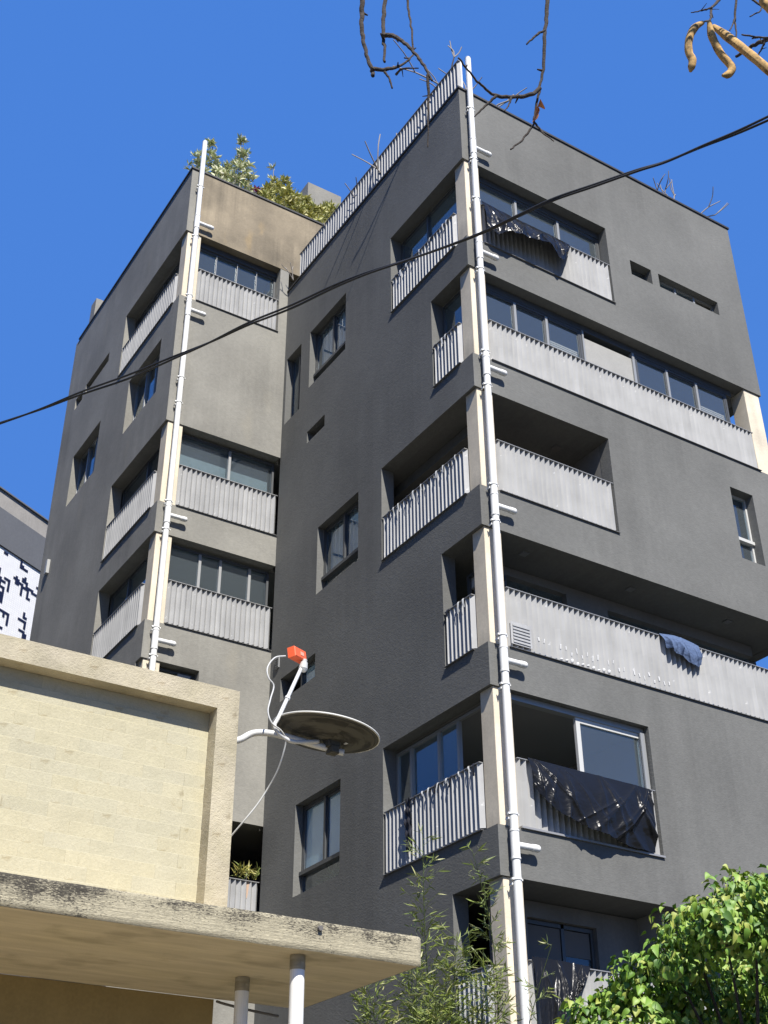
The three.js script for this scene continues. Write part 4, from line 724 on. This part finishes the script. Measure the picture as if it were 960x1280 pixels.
  pod([[310, 225], [235, 270], [185, 350], [165, 450], [175, 540], [205, 600], [185, 715]], 5.0, 4.9, 0.0145);
  pod([[372, 215], [390, 330], [430, 430], [490, 540], [560, 620], [600, 680], [570, 740], [505, 755]], 5.0, 4.9, 0.0145);
  pod([[415, 262], [560, 370], [700, 480], [850, 600], [1100, 820]], 5.05, 4.8, 0.0165);
  pod([[905, -60], [925, 20], [960, 60], [1020, 130], [1040, 200]], 5.3, 5.25, 0.019);
  for (const [x, y, d, dx, dy, r] of [[868, 30, 5.0, 60, 8, 0.005], [872, 62, 4.97, 50, 26, 0.008], [890, 55, 4.97, -40, 20, 0.007], [898, 22, 4.98, 46, 14, 0.0045], [912, 40, 5, 60, -14, 0.005], [925, 58, 4.95, 30, 30, 0.008], [868, 82, 4.95, 40, 10, 0.006]]) {
    const c = at(x, y, d).addScaledVector(SUN, 0.62), e = at(x + dx, y + dy, d).addScaledVector(SUN, 0.62), f = at(x - dx, y - dy, d).addScaledVector(SUN, 0.6); mk('branch', tube([f, c.add(V(0.01, 0.008, 0)), e], r * 0.8, r * 0.6, 6, 8), bark, t);
  }
  // a curled dry leaf
  const lf = mk('dry_leaf', leafShape(0.09, 0.05, 0.8, 0.7, 5), new THREE.MeshStandardMaterial({ color: lin(0.5, 0.2, 0.07), roughness: 0.8, side: THREE.DoubleSide }), t); lf.position.copy(at(440 + 800 / 3.4286, 455 / 3.4286, 6.42)); lf.rotation.set(2.6, 0.7, 0.2);
  const lf2 = mk('dry_leaf', leafShape(0.08, 0.045, 0.9, 0.4, 5), lf.material, t); lf2.position.copy(at(440 + 785 / 3.4286, 462 / 3.4286, 6.44)); lf2.rotation.set(2.9, 2.2, 0.5);
  // limbs and trunk, to the right of and behind the camera
  const tr = V(-5.2, 0, 15.4), crown = V(-5.6, 6.6, 15);
  mk('trunk', tube([tr, tr.clone().add(V(0.1, 2.5, 0.1)), V(-5.3, 5, 15.3), crown], 0.2, 0.12, 14), bark, t);
  const tops = [at(453, -152, 6.6), at(488, -152, 6.8), at(507, -152, 6.9), at(688, -152, 7.0)];
  mk('limb', tube([crown, V(-7.2, 7.9, 13.4), V(-8.0, 8.3, 12.2), tops[3].clone().add(V(0, 0.05, 0)), tops[2].clone().add(V(0, 0.06, 0)), tops[1].clone().add(V(0, 0.04, 0)), tops[0]], 0.07, 0.014, 10, 60), bark, t);
  mk('limb', tube([crown, V(-6.6, 7.4, 13.9), at(923, -53, 5.7), at(920, -53, 5.5)], 0.04, 0.006, 8, 40), bark, t);
  mk('limb', tube([crown, V(-6.8, 6.9, 13.4), at(1002, 37.5, 5.5)], 0.035, 0.011, 8, 30), bark, t);
}

/* ------------------------------------------------------------------ tiled building far left */
{
  const b = thing('tiled_building', 'far building clad in white mosaic with scattered navy tiles under a grey band', 'building');
  const o = V(-2.22, 0, -23.04), a = Math.atan2(0.50453, 0.8634), place = (m) => { m.position.copy(o); m.rotation.y = a; return m; };
  const tileM = new THREE.MeshStandardMaterial({ color: lin(0.74, 0.74, 0.72), roughness: 0.35, bumpMap: tex(512, (i, j) => ((i % 64 < 3 || j % 64 < 4) ? 0 : 235 + 20 * i9(soft, i, j)), [1 / 0.8, 1 / 0.576], false), bumpScale: 0.006, map: tex(512, (i, j) => ((i % 64 < 3 || j % 64 < 4) ? 196 : 232 + 14 * (i9(soft, (i >> 6) * 37, (j >> 6) * 53) - 0.5)), [1 / 0.8, 1 / 0.576]) });
  tileM.color.set(1, 1, 1);
  const band = new THREE.MeshStandardMaterial({ map: paintTex([96, 98, 102], 0.1, [4, 4, 4], 6, 10), roughness: 0.8 }), top = new THREE.MeshStandardMaterial({ map: paintTex([150, 146, 140], 0.3, [14, 12, 8], 5, 40), roughness: 0.9 });
  place(mk('tiled_wall', bx(-3, 9, 0, 23.2, -8, 0), tileM, b));
  place(mk('grey_band', bx(-3.05, 9.05, 23.202, 24.5, -8, 0.06), band, b)); place(mk('concrete_cornice', bx(-3.1, 9.1, 24.502, 25.15, -8, 0.03), top, b));
  place(mk('cornice_flashing', bx(-3.15, 9.15, 25.152, 25.2, -8, 0.1), M.tray, b));
  const navy = new THREE.MeshStandardMaterial({ color: lin(0.012, 0.014, 0.04), roughness: 0.4 }), holder = b.children[0];
  const cells = new Set(), PX = 0.1, PY = 0.072; seed(4242);
  for (let k = 0; k < 62; k++) { let i = Math.floor(rr(-3, 36)), j = Math.floor(rr(0, 44)); const n = 2 + Math.floor(rnd() * 3); let horiz = rnd() < 0.5; for (let q = 0; q < n; q++) { const L = 1 + Math.floor(rnd() * (horiz ? 3 : 5)); for (let t = 0; t <= L; t++) { cells.add(i + ',' + j); if (t < L) { if (horiz) i++; else j++; } } horiz = !horiz; if (rnd() < 0.35) break; } }
  const tg = new THREE.BoxGeometry(PX - 0.008, PY - 0.006, 0.02);
  for (const c of cells) { const [i, j] = c.split(',').map(Number); if (i < -3 || i > 36 || j > 46) continue; const m = mk('tile', tg, navy, holder); m.position.set(-0.7 + i * PX + PX / 2, 23.17 - j * PY - PY / 2, 0.012); }
}

{ // the block across the side street, outside the frame: it takes part of the sky from the side walls
  const b = thing('neighbour_block', 'brown apartment block standing across from the dark side wall', 'building'), mt = new THREE.MeshStandardMaterial({ map: paintTex([96, 88, 78], 0.2, [6, 5, 4], 6, 200), roughness: 0.9 });
  mk('wall', bx(-31, -17, 0, 30, -24, 3), mt, b); mk('roof_coping', bx(-31.1, -16.9, 30.002, 30.12, -24.1, 3.1), M.coping, b);
  for (let k = 0; k < 9; k++) for (let i = 0; i < 6; i++) { const q = grp('window', b); mk('frame', bx(-17.02, -16.94, 2.4 + k * 3, 4.1 + k * 3, -20.4 + i * 4, -18.6 + i * 4), M.aluDark, q); mk('pane', bx(-16.938, -16.93, 2.5 + k * 3, 4 + k * 3, -20.3 + i * 4, -18.7 + i * 4), M.glass, q); }
}

scene.traverse((o) => { if (o.isMesh) { o.castShadow = true; o.receiveShadow = true; } });
renderer.render(scene, camera);
